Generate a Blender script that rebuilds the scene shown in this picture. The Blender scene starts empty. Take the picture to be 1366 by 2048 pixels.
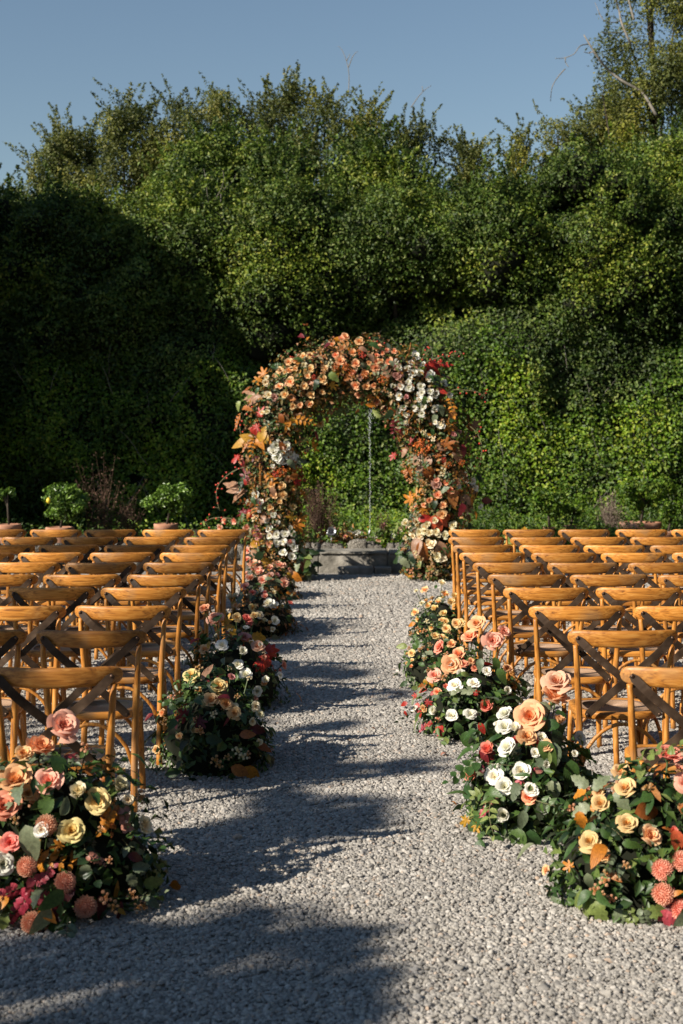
import bpy, math, random
import numpy as np
from mathutils import Vector, Matrix, Quaternion
R = math.radians
random.seed(7)
rng = np.random.default_rng(7)
scene = bpy.context.scene
C = scene.collection

# ------------------------------------------------------------------ camera
H, F, HOR, CX = 1.74, 2844.0, 885.0, 683.0
cam_d = bpy.data.cameras.new('camera')
cam = bpy.data.objects.new('camera', cam_d); C.objects.link(cam)
cam.location = (0, 0, H); cam.rotation_euler = (R(90), 0, 0)
cam_d.sensor_fit = 'VERTICAL'; cam_d.sensor_height = 36.0; cam_d.sensor_width = 24.0
cam_d.lens = F / 2048 * 36
cam_d.shift_y = -(1024 - HOR) / 2048
cam_d.clip_end = 2000
cam_d.dof.use_dof = True; cam_d.dof.focus_distance = 8.2; cam_d.dof.aperture_fstop = 4.0
scene.camera = cam

# ------------------------------------------------------------------ light
AZ, EL = R(32), R(29.6)                       # light travels towards +X +Y, downwards
SUN = Vector((math.cos(AZ) * math.cos(EL), math.sin(AZ) * math.cos(EL), -math.sin(EL)))
world = bpy.data.worlds.new('World'); scene.world = world; world.use_nodes = True
wn = world.node_tree.nodes; wl = world.node_tree.links
bg = wn['Background']
sky = wn.new('ShaderNodeTexSky'); sky.sky_type = 'NISHITA'; sky.sun_disc = False
sky.sun_elevation = EL; sky.sun_rotation = math.atan2(-SUN.x, -SUN.y) % (2 * math.pi)
sky.air_density = 1.2; sky.dust_density = 0.0; sky.ozone_density = 1.6; sky.altitude = 0
wl.new(sky.outputs[0], bg.inputs[0]); bg.inputs[1].default_value = 0.062
sd = bpy.data.lights.new('sun', 'SUN'); sd.energy = 5.0; sd.angle = R(0.5); sd.color = (1.0, 0.91, 0.78)
so = bpy.data.objects.new('sun', sd); C.objects.link(so)
so.rotation_euler = SUN.to_track_quat('-Z', 'Y').to_euler()
vs = scene.view_settings
vs.view_transform = 'Standard'; vs.look = 'None'; vs.gamma = 1; vs.exposure = 0.6; vs.use_curve_mapping = False
scene.cycles.max_bounces = 6; scene.cycles.transparent_max_bounces = 8

# ------------------------------------------------------------------ helpers
def P(px, py, y):
    """the point of the photograph's pixel at distance y in front of the camera"""
    return Vector(((px - CX) / F * y, y, H - (py - HOR) / F * y))
def GY(py): return H * F / (py - HOR)

def nmat(name):
    m = bpy.data.materials.new(name); m.use_nodes = True
    n = m.node_tree.nodes; l = m.node_tree.links
    return m, n, l, n['Principled BSDF'], n['Material Output']

def ramp(n, stops):
    r = n.new('ShaderNodeValToRGB')
    while len(r.color_ramp.elements) < len(stops): r.color_ramp.elements.new(0.5)
    for e, (p, c) in zip(r.color_ramp.elements, stops):
        e.position = p; e.color = (*c, 1)
    return r

def leafmat(name, cols, rough=0.45, trans=0.25, island=True, spec=0.5, veins=False, patch=False):
    m, n, l, b, out = nmat(name)
    if island: src = n.new('ShaderNodeNewGeometry').outputs['Random Per Island']
    else: src = n.new('ShaderNodeObjectInfo').outputs['Random']
    stops = [(i / max(1, len(cols) - 1), c) for i, c in enumerate(cols)]
    r = ramp(n, stops); l.new(src, r.inputs[0])
    no = n.new('ShaderNodeTexNoise'); no.inputs['Scale'].default_value = 9 if not island else 3
    tc = n.new('ShaderNodeTexCoord'); l.new(tc.outputs['Object'], no.inputs['Vector'])
    mx = n.new('ShaderNodeMix'); mx.data_type = 'RGBA'; mx.blend_type = 'MULTIPLY'
    mr = n.new('ShaderNodeMapRange'); mr.inputs[1].default_value = 0.3; mr.inputs[2].default_value = 0.7
    mr.inputs[3].default_value = 0.7; mr.inputs[4].default_value = 1.25
    l.new(no.outputs[0], mr.inputs[0]); mx.inputs[0].default_value = 1
    l.new(r.outputs[0], mx.inputs[6]); l.new(mr.outputs[0], mx.inputs[7])
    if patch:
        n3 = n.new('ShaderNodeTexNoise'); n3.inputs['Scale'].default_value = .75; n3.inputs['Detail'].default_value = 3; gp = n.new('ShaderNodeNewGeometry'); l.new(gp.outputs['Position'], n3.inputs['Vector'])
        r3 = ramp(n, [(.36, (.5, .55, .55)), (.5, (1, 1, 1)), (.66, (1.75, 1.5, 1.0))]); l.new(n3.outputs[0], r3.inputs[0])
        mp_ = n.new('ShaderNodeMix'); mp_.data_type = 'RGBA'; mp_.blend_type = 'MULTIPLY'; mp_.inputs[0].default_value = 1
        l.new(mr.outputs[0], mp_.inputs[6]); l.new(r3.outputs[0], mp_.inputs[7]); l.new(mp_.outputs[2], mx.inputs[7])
    l.new(mx.outputs[2], b.inputs['Base Color'])
    b.inputs['Roughness'].default_value = rough
    b.inputs['Specular IOR Level'].default_value = spec
    t = n.new('ShaderNodeBsdfTranslucent'); l.new(mx.outputs[2], t.inputs[0])
    ms = n.new('ShaderNodeMixShader'); ms.inputs[0].default_value = trans
    l.new(b.outputs[0], ms.inputs[1]); l.new(t.outputs[0], ms.inputs[2]); l.new(ms.outputs[0], out.inputs[0])
    if veins:
        w = n.new('ShaderNodeTexWave'); w.inputs['Scale'].default_value = 9; w.inputs['Distortion'].default_value = 1.5
        w.bands_direction = 'DIAGONAL'
        l.new(tc.outputs['Object'], w.inputs['Vector'])
        bp = n.new('ShaderNodeBump'); bp.inputs['Strength'].default_value = 0.15; bp.inputs['Distance'].default_value = 0.01
        l.new(w.outputs[0], bp.inputs['Height']); l.new(bp.outputs[0], b.inputs['Normal'])
    return m

def petalmat(name, centre, edge, r0=-0.05, r1=0.55, trans=0.25, ball=False):
    m, n, l, b, out = nmat(name)
    tc = n.new('ShaderNodeTexCoord'); sx = n.new('ShaderNodeSeparateXYZ'); l.new(tc.outputs['Object'], sx.inputs[0])
    cx = n.new('ShaderNodeCombineXYZ'); l.new(sx.outputs[0], cx.inputs[0]); l.new(sx.outputs[1], cx.inputs[1])
    ln = n.new('ShaderNodeVectorMath'); ln.operation = 'LENGTH'; l.new(tc.outputs['Object'] if ball else cx.outputs[0], ln.inputs[0])
    mr = n.new('ShaderNodeMapRange'); mr.inputs[1].default_value = r0; mr.inputs[2].default_value = r1
    l.new(ln.outputs['Value'], mr.inputs[0])
    no = n.new('ShaderNodeTexNoise'); no.inputs['Scale'].default_value = 2.5; l.new(tc.outputs['Object'], no.inputs['Vector'])
    ad = n.new('ShaderNodeMath'); ad.operation = 'MULTIPLY_ADD'; ad.inputs[1].default_value = 0.5; 
    l.new(no.outputs[0], ad.inputs[0]); l.new(mr.outputs[0], ad.inputs[2])
    sb = n.new('ShaderNodeMath'); sb.operation = 'SUBTRACT'; sb.inputs[1].default_value = 0.25; l.new(ad.outputs[0], sb.inputs[0])
    r = ramp(n, [(0, centre), (1, edge)]); l.new(sb.outputs[0], r.inputs[0])
    hs = n.new('ShaderNodeHueSaturation'); oi = n.new('ShaderNodeObjectInfo')
    m1 = n.new('ShaderNodeMapRange'); m1.inputs[3].default_value = 0.485; m1.inputs[4].default_value = 0.515
    m2 = n.new('ShaderNodeMapRange'); m2.inputs[3].default_value = 1.1; m2.inputs[4].default_value = 0.82
    l.new(oi.outputs['Random'], m1.inputs[0]); l.new(oi.outputs['Random'], m2.inputs[0])
    l.new(m1.outputs[0], hs.inputs['Hue']); l.new(m2.outputs[0], hs.inputs['Value']); l.new(r.outputs[0], hs.inputs['Color'])
    l.new(hs.outputs[0], b.inputs['Base Color']); b.inputs['Roughness'].default_value = 0.6
    b.inputs['Specular IOR Level'].default_value = 0.25
    t = n.new('ShaderNodeBsdfTranslucent'); l.new(hs.outputs[0], t.inputs[0])
    ms = n.new('ShaderNodeMixShader'); ms.inputs[0].default_value = trans
    l.new(b.outputs[0], ms.inputs[1]); l.new(t.outputs[0], ms.inputs[2]); l.new(ms.outputs[0], out.inputs[0])
    return m

def roughmat(name, cols, scale=8, rough=0.9, bump=0.3, bdist=0.01, detail=8, coord='Object', per_object=0.0, spec=0.3):
    m, n, l, b, out = nmat(name)
    tc = n.new('ShaderNodeTexCoord'); no = n.new('ShaderNodeTexNoise')
    no.inputs['Scale'].default_value = scale; no.inputs['Detail'].default_value = detail
    l.new(tc.outputs[coord], no.inputs['Vector'])
    r = ramp(n, [(0.25 + 0.5 * i / max(1, len(cols) - 1), c) for i, c in enumerate(cols)])
    l.new(no.outputs[0], r.inputs[0])
    col = r.outputs[0]
    if per_object:
        hs = n.new('ShaderNodeHueSaturation'); oi = n.new('ShaderNodeObjectInfo'); mr = n.new('ShaderNodeMapRange')
        mr.inputs[3].default_value = 1 - per_object; mr.inputs[4].default_value = 1 + per_object
        l.new(oi.outputs['Random'], mr.inputs[0]); l.new(mr.outputs[0], hs.inputs['Value']); l.new(col, hs.inputs['Color']); col = hs.outputs[0]
    l.new(col, b.inputs['Base Color']); b.inputs['Roughness'].default_value = rough
    b.inputs['Specular IOR Level'].default_value = spec
    if bump:
        bp = n.new('ShaderNodeBump'); bp.inputs['Strength'].default_value = bump; bp.inputs['Distance'].default_value = bdist
        l.new(no.outputs[0], bp.inputs['Height']); l.new(bp.outputs[0], b.inputs['Normal'])
    return m

def tag(o, label=None, cat=None, group=None, kind=None):
    if label: o['label'] = label
    if cat: o['category'] = cat
    if group: o['group'] = group
    if kind: o['kind'] = kind
    return o
def empty(name, loc, label=None, cat=None, group=None, rz=0):
    o = bpy.data.objects.new(name, None); C.objects.link(o); o.location = loc; o.rotation_euler[2] = rz
    o.empty_display_size = 0.1
    return tag(o, label, cat, group)
def link(name, me, parent=None, loc=None, quat=None, scale=None):
    o = bpy.data.objects.new(name, me); C.objects.link(o)
    if parent is not None: o.parent = parent
    if loc is not None: o.location = loc
    if quat is not None: o.rotation_mode = 'QUATERNION'; o.rotation_quaternion = quat
    if scale is not None: o.scale = scale if hasattr(scale, '__len__') else (scale,) * 3
    return o

class MB:
    def __init__(s): s.v = []; s.f = []; s.mi = []
    def add(s, vs_, fs, mi=0):
        k = len(s.v); s.v.extend([tuple(v) for v in vs_])
        s.f.extend([tuple(i + k for i in f) for f in fs]); s.mi.extend([mi] * len(fs)); return s
    def mesh(s, name, mats, smooth=True):
        me = bpy.data.meshes.new(name); me.from_pydata(s.v, [], s.f)
        for m in (mats if isinstance(mats, (list, tuple)) else [mats]): me.materials.append(m)
        me.polygons.foreach_set('material_index', s.mi)
        if smooth: me.polygons.foreach_set('use_smooth', [True] * len(s.f))
        me.update(); return me
    def tube(s, pts, rad, n=8, mi=0, cap=True):
        pts = [Vector(p) for p in pts]; m = len(pts)
        rads = rad if hasattr(rad, '__len__') else [rad] * m
        rings = []; up = None
        for i, p in enumerate(pts):
            t = (pts[min(i + 1, m - 1)] - pts[max(i - 1, 0)]).normalized()
            if up is None: up = t.orthogonal().normalized()
            else: up = (up - t * up.dot(t)).normalized()
            w = t.cross(up)
            rings.append([p + (up * math.cos(a) + w * math.sin(a)) * rads[i] for a in [2 * math.pi * k / n for k in range(n)]])
        vs_ = [v for r_ in rings for v in r_]; fs = []
        for i in range(m - 1):
            for k in range(n):
                a = i * n + k; b = i * n + (k + 1) % n; fs.append((a, b, b + n, a + n))
        if cap: fs.append(tuple(range(n - 1, -1, -1))); fs.append(tuple((m - 1) * n + k for k in range(n)))
        return s.add(vs_, fs, mi)
    def loft(s, rings, closed=True, mi=0, cap=True):
        n = len(rings[0]); vs_ = [v for r_ in rings for v in r_]; fs = []
        for i in range(len(rings) - 1):
            for k in range(n if closed else n - 1):
                a = i * n + k; b = i * n + (k + 1) % n; fs.append((a, b, b + n, a + n))
        if cap: fs.append(tuple(range(n - 1, -1, -1))); fs.append(tuple((len(rings) - 1) * n + k for k in range(n)))
        return s.add(vs_, fs, mi)
    def box(s, x0, x1, y0, y1, z0, z1, mi=0):
        v = [(x, y, z) for z in (z0, z1) for y in (y0, y1) for x in (x0, x1)]
        return s.add(v, [(0, 2, 3, 1), (4, 5, 7, 6), (0, 1, 5, 4), (2, 6, 7, 3), (0, 4, 6, 2), (1, 3, 7, 5)], mi)
    def lathe(s, prof, n=24, mi=0, c=(0, 0, 0)):
        rings = [[(c[0] + r_ * math.cos(2 * math.pi * k / n), c[1] + r_ * math.sin(2 * math.pi * k / n), c[2] + z) for k in range(n)] for r_, z in prof]
        return s.loft(rings, True, mi, True)

def smooth_path(pts, n=6):
    pts = [Vector(p) for p in pts]; out = []
    q = [pts[0] * 2 - pts[1]] + pts + [pts[-1] * 2 - pts[-2]]
    for i in range(1, len(q) - 2):
        for k in range(n):
            t = k / n; a, b, c_, d = q[i - 1], q[i], q[i + 1], q[i + 2]
            out.append(0.5 * ((2 * b) + (c_ - a) * t + (2 * a - 5 * b + 4 * c_ - d) * t * t + (-a + 3 * b - 3 * c_ + d) * t ** 3))
    out.append(pts[-1]); return out

_T = rng.random((64, 64, 64))
def vnoise(p, scale, off=0.0):
    q = p / scale + off + 31.7
    i = np.floor(q).astype(int); f = q - i; f = f * f * (3 - 2 * f); i &= 63; j = (i + 1) & 63
    def g(a, b, c_): return _T[a, b, c_]
    x0, y0, z0 = i.T; x1, y1, z1 = j.T; fx, fy, fz = f.T
    a = g(x0, y0, z0) * (1 - fx) + g(x1, y0, z0) * fx; b = g(x0, y1, z0) * (1 - fx) + g(x1, y1, z0) * fx
    c_ = g(x0, y0, z1) * (1 - fx) + g(x1, y0, z1) * fx; d = g(x0, y1, z1) * (1 - fx) + g(x1, y1, z1) * fx
    return (a * (1 - fy) + b * fy) * (1 - fz) + (c_ * (1 - fy) + d * fy) * fz

def unit(v): return v / np.maximum(np.linalg.norm(v, axis=1, keepdims=True), 1e-9)
def big_mesh(name, v, tris, mat):
    me = bpy.data.meshes.new(name)
    me.vertices.add(len(v)); me.vertices.foreach_set('co', v.astype(np.float32).ravel())
    me.loops.add(tris.size); me.loops.foreach_set('vertex_index', tris.astype(np.int32).ravel())
    me.polygons.add(len(tris)); me.polygons.foreach_set('loop_start', np.arange(0, tris.size, 3, dtype=np.int32))
    me.update(calc_edges=True); me.materials.append(mat); return me

def leaf_cloud(name, pts, nrm, size, mat, width=0.55, fold=0.18, tip=None):
    """many small leaves: 6 corners, 4 triangles each"""
    n = len(pts); nrm = unit(nrm)
    rnd = rng.normal(size=(n, 3)) if tip is None else tip + rng.normal(size=(n, 3)) * 0.5
    d = unit(rnd - nrm * np.sum(rnd * nrm, axis=1, keepdims=True)); w = np.cross(nrm, d)
    s = (size * np.ones(n) * rng.uniform(0.65, 1.3, n))[:, None]
    wd = width * 0.5
    base = pts - d * s * 0.5; tp = pts + d * s * 0.5 - nrm * s * 0.1
    m0 = pts + nrm * 0
    l1 = pts - d * s * 0.05 + w * s * wd + nrm * s * fold; r1 = pts - d * s * 0.05 - w * s * wd + nrm * s * fold
    v = np.stack([base, l1, tp, r1], axis=1).reshape(-1, 3)
    k = np.arange(n)[:, None] * 4
    tr = np.concatenate([k + np.array([[0, 2, 1]]), k + np.array([[0, 3, 2]])], axis=1).reshape(-1, 3)
    return big_mesh(name, v, tr, mat)

def quat_dir(n, tipdir=None, spin=None):
    """+Z along n, +Y as close as possible to tipdir"""
    n = Vector(n).normalized()
    if tipdir is None:
        q = n.to_track_quat('Z', 'Y')
        return q @ Quaternion((0, 0, 1), random.uniform(0, 6.28) if spin is None else spin)
    t = Vector(tipdir); y = (t - n * t.dot(n))
    if y.length < 1e-4: y = n.orthogonal()
    y.normalize(); x = y.cross(n)
    return Matrix(((x.x, y.x, n.x), (x.y, y.y, n.y), (x.z, y.z, n.z))).to_quaternion()

def rvec(s=1.0): return Vector((random.gauss(0, s), random.gauss(0, s), random.gauss(0, s)))

# ------------------------------------------------------------------ materials
M = {}
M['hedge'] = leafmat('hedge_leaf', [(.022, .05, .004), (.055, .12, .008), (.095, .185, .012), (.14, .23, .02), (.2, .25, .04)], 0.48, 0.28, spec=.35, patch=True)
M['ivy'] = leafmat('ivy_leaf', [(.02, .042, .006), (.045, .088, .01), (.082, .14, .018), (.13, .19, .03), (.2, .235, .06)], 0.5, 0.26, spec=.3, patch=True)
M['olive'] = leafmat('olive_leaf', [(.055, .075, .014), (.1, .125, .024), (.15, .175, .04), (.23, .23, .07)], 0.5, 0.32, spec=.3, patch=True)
M['dark'] = leafmat('dark_leaf', [(.01, .02, .006), (.02, .035, .01), (.03, .05, .012)], 0.5, 0.1)
M['citrus'] = leafmat('citrus_leaf', [(.05, .11, .012), (.12, .22, .025), (.2, .32, .05)], 0.35, 0.25)
M['core'] = roughmat('shade_core', [(.006, .008, .004), (.015, .017, .008)], 6, 1, 0)  # near-black solid fill: deep shade between leaves painted as colour
M['bark'] = roughmat('bark', [(.03, .023, .016), (.06, .047, .034), (.1, .08, .06)], 12, .9, .5, .02)
M['greybark'] = roughmat('grey_dead_wood', [(.14, .125, .1), (.3, .27, .23)], 14, .9, .4, .01)
M['soil'] = roughmat('soil', [(.03, .02, .012), (.08, .055, .035)], 20, 1, .6, .02)
M['dry'] = leafmat('dry_stalk', [(.05, .025, .015), (.1, .052, .03), (.16, .09, .055)], 0.8, 0.15)
M['drypink'] = leafmat('dry_grass_plume', [(.2, .15, .11), (.32, .24, .19), (.4, .32, .26)], 0.8, 0.25)
M['stone'] = roughmat('rough_stone', [(.07, .062, .05), (.22, .2, .17), (.42, .39, .34)], 9, .9, 1, .05, per_object=.25)
M['slab'] = roughmat('stone_slab', [(.09, .085, .065), (.23, .215, .185), (.42, .39, .34)], 5, .9, 1, .05, 12, per_object=.12)
M['terra'] = roughmat('terracotta', [(.28, .12, .07), (.42, .21, .13), (.5, .32, .23)], 7, .85, .15, .005, per_object=.1)
M['water'], n, l, b, o_ = nmat('water_drops')
b.inputs['Base Color'].default_value = (.9, .93, .95, 1); b.inputs['Roughness'].default_value = .08
b.inputs['Transmission Weight'].default_value = .7; b.inputs['IOR'].default_value = 1.33
M['lampbody'], n, l, b, o_ = nmat('spotlight_metal')
b.inputs['Base Color'].default_value = (.35, .36, .38, 1); b.inputs['Metallic'].default_value = .8; b.inputs['Roughness'].default_value = .35
M['lens'], n, l, b, o_ = nmat('spotlight_lens')
b.inputs['Base Color'].default_value = (.03, .03, .035, 1); b.inputs['Roughness'].default_value = .1

# gravel
M['pebble'], n, l, b, o_ = nmat('pebble')
oi = n.new('ShaderNodeObjectInfo')
r_ = ramp(n, [(0, (.23, .215, .192)), (.25, (.29, .27, .242)), (.5, (.34, .317, .283)), (.75, (.385, .36, .322)), (.93, (.47, .44, .4)), (1, (.42, .32, .24))])
l.new(oi.outputs['Random'], r_.inputs[0])
no = n.new('ShaderNodeTexNoise'); no.inputs['Scale'].default_value = 60; no.inputs['Detail'].default_value = 3
ge = n.new('ShaderNodeNewGeometry'); l.new(ge.outputs['Position'], no.inputs['Vector'])
mr = n.new('ShaderNodeMapRange'); mr.inputs[3].default_value = .7; mr.inputs[4].default_value = 1.3; l.new(no.outputs[0], mr.inputs[0])
mx = n.new('ShaderNodeMix'); mx.data_type = 'RGBA'; mx.blend_type = 'MULTIPLY'; mx.inputs[0].default_value = 1
l.new(r_.outputs[0], mx.inputs[6]); l.new(mr.outputs[0], mx.inputs[7]); nl = n.new('ShaderNodeTexNoise'); nl.inputs['Scale'].default_value = 1.1; nl.inputs['Detail'].default_value = 3; l.new(ge.outputs['Position'], nl.inputs['Vector'])
ml_ = n.new('ShaderNodeMapRange'); ml_.inputs[1].default_value = .3; ml_.inputs[2].default_value = .7; ml_.inputs[3].default_value = .84; ml_.inputs[4].default_value = 1.1; l.new(nl.outputs[0], ml_.inputs[0])
mx2 = n.new('ShaderNodeMix'); mx2.data_type = 'RGBA'; mx2.blend_type = 'MULTIPLY'; mx2.inputs[0].default_value = 1
l.new(mx.outputs[2], mx2.inputs[6]); l.new(ml_.outputs[0], mx2.inputs[7]); l.new(mx2.outputs[2], b.inputs['Base Color'])
b.inputs['Roughness'].default_value = .75; b.inputs['Specular IOR Level'].default_value = .35
M['ground'], n, l, b, o_ = nmat('gravel_bed')
tc = n.new('ShaderNodeTexCoord'); vo = n.new('ShaderNodeTexVoronoi'); vo.inputs['Scale'].default_value = 48
l.new(tc.outputs['Object'], vo.inputs['Vector'])
r_ = ramp(n, [(0, (.2, .186, .166)), (.5, (.28, .26, .232)), (1, (.36, .335, .3))])
sp = n.new('ShaderNodeSeparateColor'); l.new(vo.outputs['Color'], sp.inputs[0]); l.new(sp.outputs[0], r_.inputs[0])
l.new(r_.outputs[0], b.inputs['Base Color']); b.inputs['Roughness'].default_value = .9
bp = n.new('ShaderNodeBump'); bp.inputs['Distance'].default_value = .012; bp.inputs['Strength'].default_value = 1; bp.invert = True
l.new(vo.outputs['Distance'], bp.inputs['Height']); l.new(bp.outputs[0], b.inputs['Normal'])

# chair wood
def woodmat(name, cols, per=.2, rough=.48, axis=(1.6, 34.0, 34.0)):
    m, n, l, b, out = nmat(name)
    tc = n.new('ShaderNodeTexCoord'); mp = n.new('ShaderNodeMapping'); mp.inputs['Scale'].default_value = axis
    oi = n.new('ShaderNodeObjectInfo'); ml = n.new('ShaderNodeMath'); ml.operation = 'MULTIPLY'; ml.inputs[1].default_value = 37
    l.new(oi.outputs['Random'], ml.inputs[0]); l.new(tc.outputs['Object'], mp.inputs[0]); l.new(ml.outputs[0], mp.inputs['Location'])
    no = n.new('ShaderNodeTexNoise'); no.inputs['Scale'].default_value = 3; no.inputs['Detail'].default_value = 6; no.inputs['Distortion'].default_value = .6
    l.new(mp.outputs[0], no.inputs['Vector'])
    r = ramp(n, [(0.3 + 0.4 * i / (len(cols) - 1), c) for i, c in enumerate(cols)]); l.new(no.outputs[0], r.inputs[0])
    hs = n.new('ShaderNodeHueSaturation'); mr = n.new('ShaderNodeMapRange'); mr.inputs[3].default_value = 1 - per; mr.inputs[4].default_value = 1 + per * .6
    l.new(oi.outputs['Random'], mr.inputs[0]); l.new(mr.outputs[0], hs.inputs['Value']); l.new(r.outputs[0], hs.inputs['Color'])
    n2 = n.new('ShaderNodeTexNoise'); n2.inputs['Scale'].default_value = 5
    a2 = n.new('ShaderNodeVectorMath'); l.new(tc.outputs['Object'], a2.inputs[0]); l.new(ml.outputs[0], a2.inputs[1]); l.new(a2.outputs[0], n2.inputs['Vector'])
    m3 = n.new('ShaderNodeMapRange'); m3.inputs[1].default_value = .58; m3.inputs[2].default_value = .72; m3.inputs[4].default_value = .45; l.new(n2.outputs[0], m3.inputs[0])
    mx = n.new('ShaderNodeMix'); mx.data_type = 'RGBA'; l.new(m3.outputs[0], mx.inputs[0]); l.new(hs.outputs[0], mx.inputs[6]); mx.inputs[7].default_value = (.3, .2, .11, 1)
    l.new(mx.outputs[2], b.inputs['Base Color']); b.inputs['Roughness'].default_value = rough
    b.inputs['Coat Weight'].default_value = .06; b.inputs['Coat Roughness'].default_value = .3
    bp = n.new('ShaderNodeBump'); bp.inputs['Strength'].default_value = .12; bp.inputs['Distance'].default_value = .003
    l.new(no.outputs[0], bp.inputs['Height']); l.new(bp.outputs[0], b.inputs['Normal'])
    return m
HONEY = [(.2, .07, .01), (.44, .165, .022), (.56, .23, .037), (.66, .32, .075)]
M['rail'] = woodmat('honey_wood_rail', HONEY, .38)
M['leg'] = woodmat('honey_wood_leg', HONEY, .15, .48, (26, 26, 2))
M['strap'] = roughmat('weathered_strap', [(.022, .013, .008), (.052, .032, .02), (.11, .073, .048)], 14, .55, .1, .002, per_object=.4, spec=.2)
M['rivet'], n, l, b, o_ = nmat('rivet'); b.inputs['Base Color'].default_value = (.1, .06, .04, 1); b.inputs['Metallic'].default_value = .7; b.inputs['Roughness'].default_value = .4
M['weave'], n, l, b, o_ = nmat('woven_seat')
tc = n.new('ShaderNodeTexCoord'); mp = n.new('ShaderNodeMapping'); mp.inputs['Scale'].default_value = (90, 90, 90)
l.new(tc.outputs['Object'], mp.inputs[0]); ck = n.new('ShaderNodeTexChecker'); ck.inputs['Scale'].default_value = 1; l.new(mp.outputs[0], ck.inputs[0])
ck.inputs[1].default_value = (.30, .18, .11, 1); ck.inputs[2].default_value = (.42, .27, .17, 1)
l.new(ck.outputs[0], b.inputs['Base Color']); b.inputs['Roughness'].default_value = .6
bp = n.new('ShaderNodeBump'); bp.inputs['Distance'].default_value = .001; l.new(ck.outputs[1], bp.inputs['Height']); l.new(bp.outputs[0], b.inputs['Normal'])

# petals
PET = {
    'peach': ((.86, .29, .08), (.92, .52, .28)),
    'apricot': ((.88, .38, .09), (.9, .62, .32)),
    'yellow': ((.86, .4, .07), (.88, .68, .32)),
    'coral': ((.78, .15, .07), (.88, .36, .24)),
    'pink': ((.86, .3, .17), (.92, .52, .37)),
    'mauve': ((.45, .16, .12), (.62, .32, .27)),
    'white': ((.86, .8, .52), (.93, .91, .82)),
    'cream': ((.86, .66, .32), (.91, .82, .58)),
}
for k, (a, b_) in PET.items(): M['p_' + k] = petalmat('petal_' + k, a, b_)
M['p_dahlia'] = petalmat('petal_dahlia', (.8, .22, .12), (.92, .55, .4), .2, .75, .35, True)
M['p_mum'] = petalmat('petal_mum', (.45, .2, .05), (.72, .45, .26), .05, .7)
M['calyx'] = leafmat('calyx_green', [(.06, .1, .03), (.1, .15, .05)], .5, .1, False)
LEAFM = {
    'green': [(.03, .075, .018), (.055, .115, .025), (.09, .155, .035)],
    'deep': [(.015, .035, .012), (.025, .055, .018)],
    'sage': [(.13, .17, .1), (.19, .23, .13), (.25, .28, .16)],
    'lime': [(.16, .22, .05), (.25, .3, .09)],
    'yellow': [(.45, .24, .02), (.55, .3, .03)],
    'orange': [(.5, .17, .015), (.62, .25, .025)],
    'rust': [(.28, .08, .015), (.42, .14, .03), (.46, .2, .06)],
    'red': [(.35, .02, .015), (.5, .045, .025)],
    'burgundy': [(.09, .008, .012), (.2, .02, .025)],
    'blush': [(.5, .2, .14), (.58, .28, .2)],
    'tan': [(.34, .18, .1), (.42, .24, .15)],
    'magenta': [(.36, .03, .06), (.5, .08, .1)],
}
for k, cs in LEAFM.items(): M['l_' + k] = leafmat('leaf_' + k, cs, .42, .28, False, veins=True)
M['under'] = leafmat('under_leaf', [(.018, .045, .01), (.045, .095, .02), (.075, .135, .028), (.12, .17, .035)], .45, .2)
M['under_mix'] = leafmat('mixed_autumn_leaf', [(.02, .045, .012), (.05, .095, .025), (.4, .19, .03), (.09, .13, .04), (.45, .17, .02), (.03, .06, .015), (.26, .08, .02), (.42, .25, .13), (.06, .1, .03)], .5, .2)
M['berry_o'] = leafmat('orange_berry', [(.5, .09, .01), (.6, .16, .02), (.4, .05, .015)], .3, 0)
M['berry_r'] = leafmat('red_hip', [(.5, .03, .02), (.6, .07, .03)], .3, 0)
M['twig'] = roughmat('twig', [(.14, .13, .06), (.22, .2, .1)], 20, .7, 0)
M['plume'] = leafmat('amaranth_plume', [(.3, .11, .02), (.45, .19, .04), (.52, .26, .07)], .8, .2)

# ------------------------------------------------------------------ ground
g = MB(); g.add([(-400, -60, 0), (400, -60, 0), (400, 700, 0), (-400, 700, 0)], [(0, 1, 2, 3)])
tag(link('ground', g.mesh('ground', M['ground'], False)), kind='structure')

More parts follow.
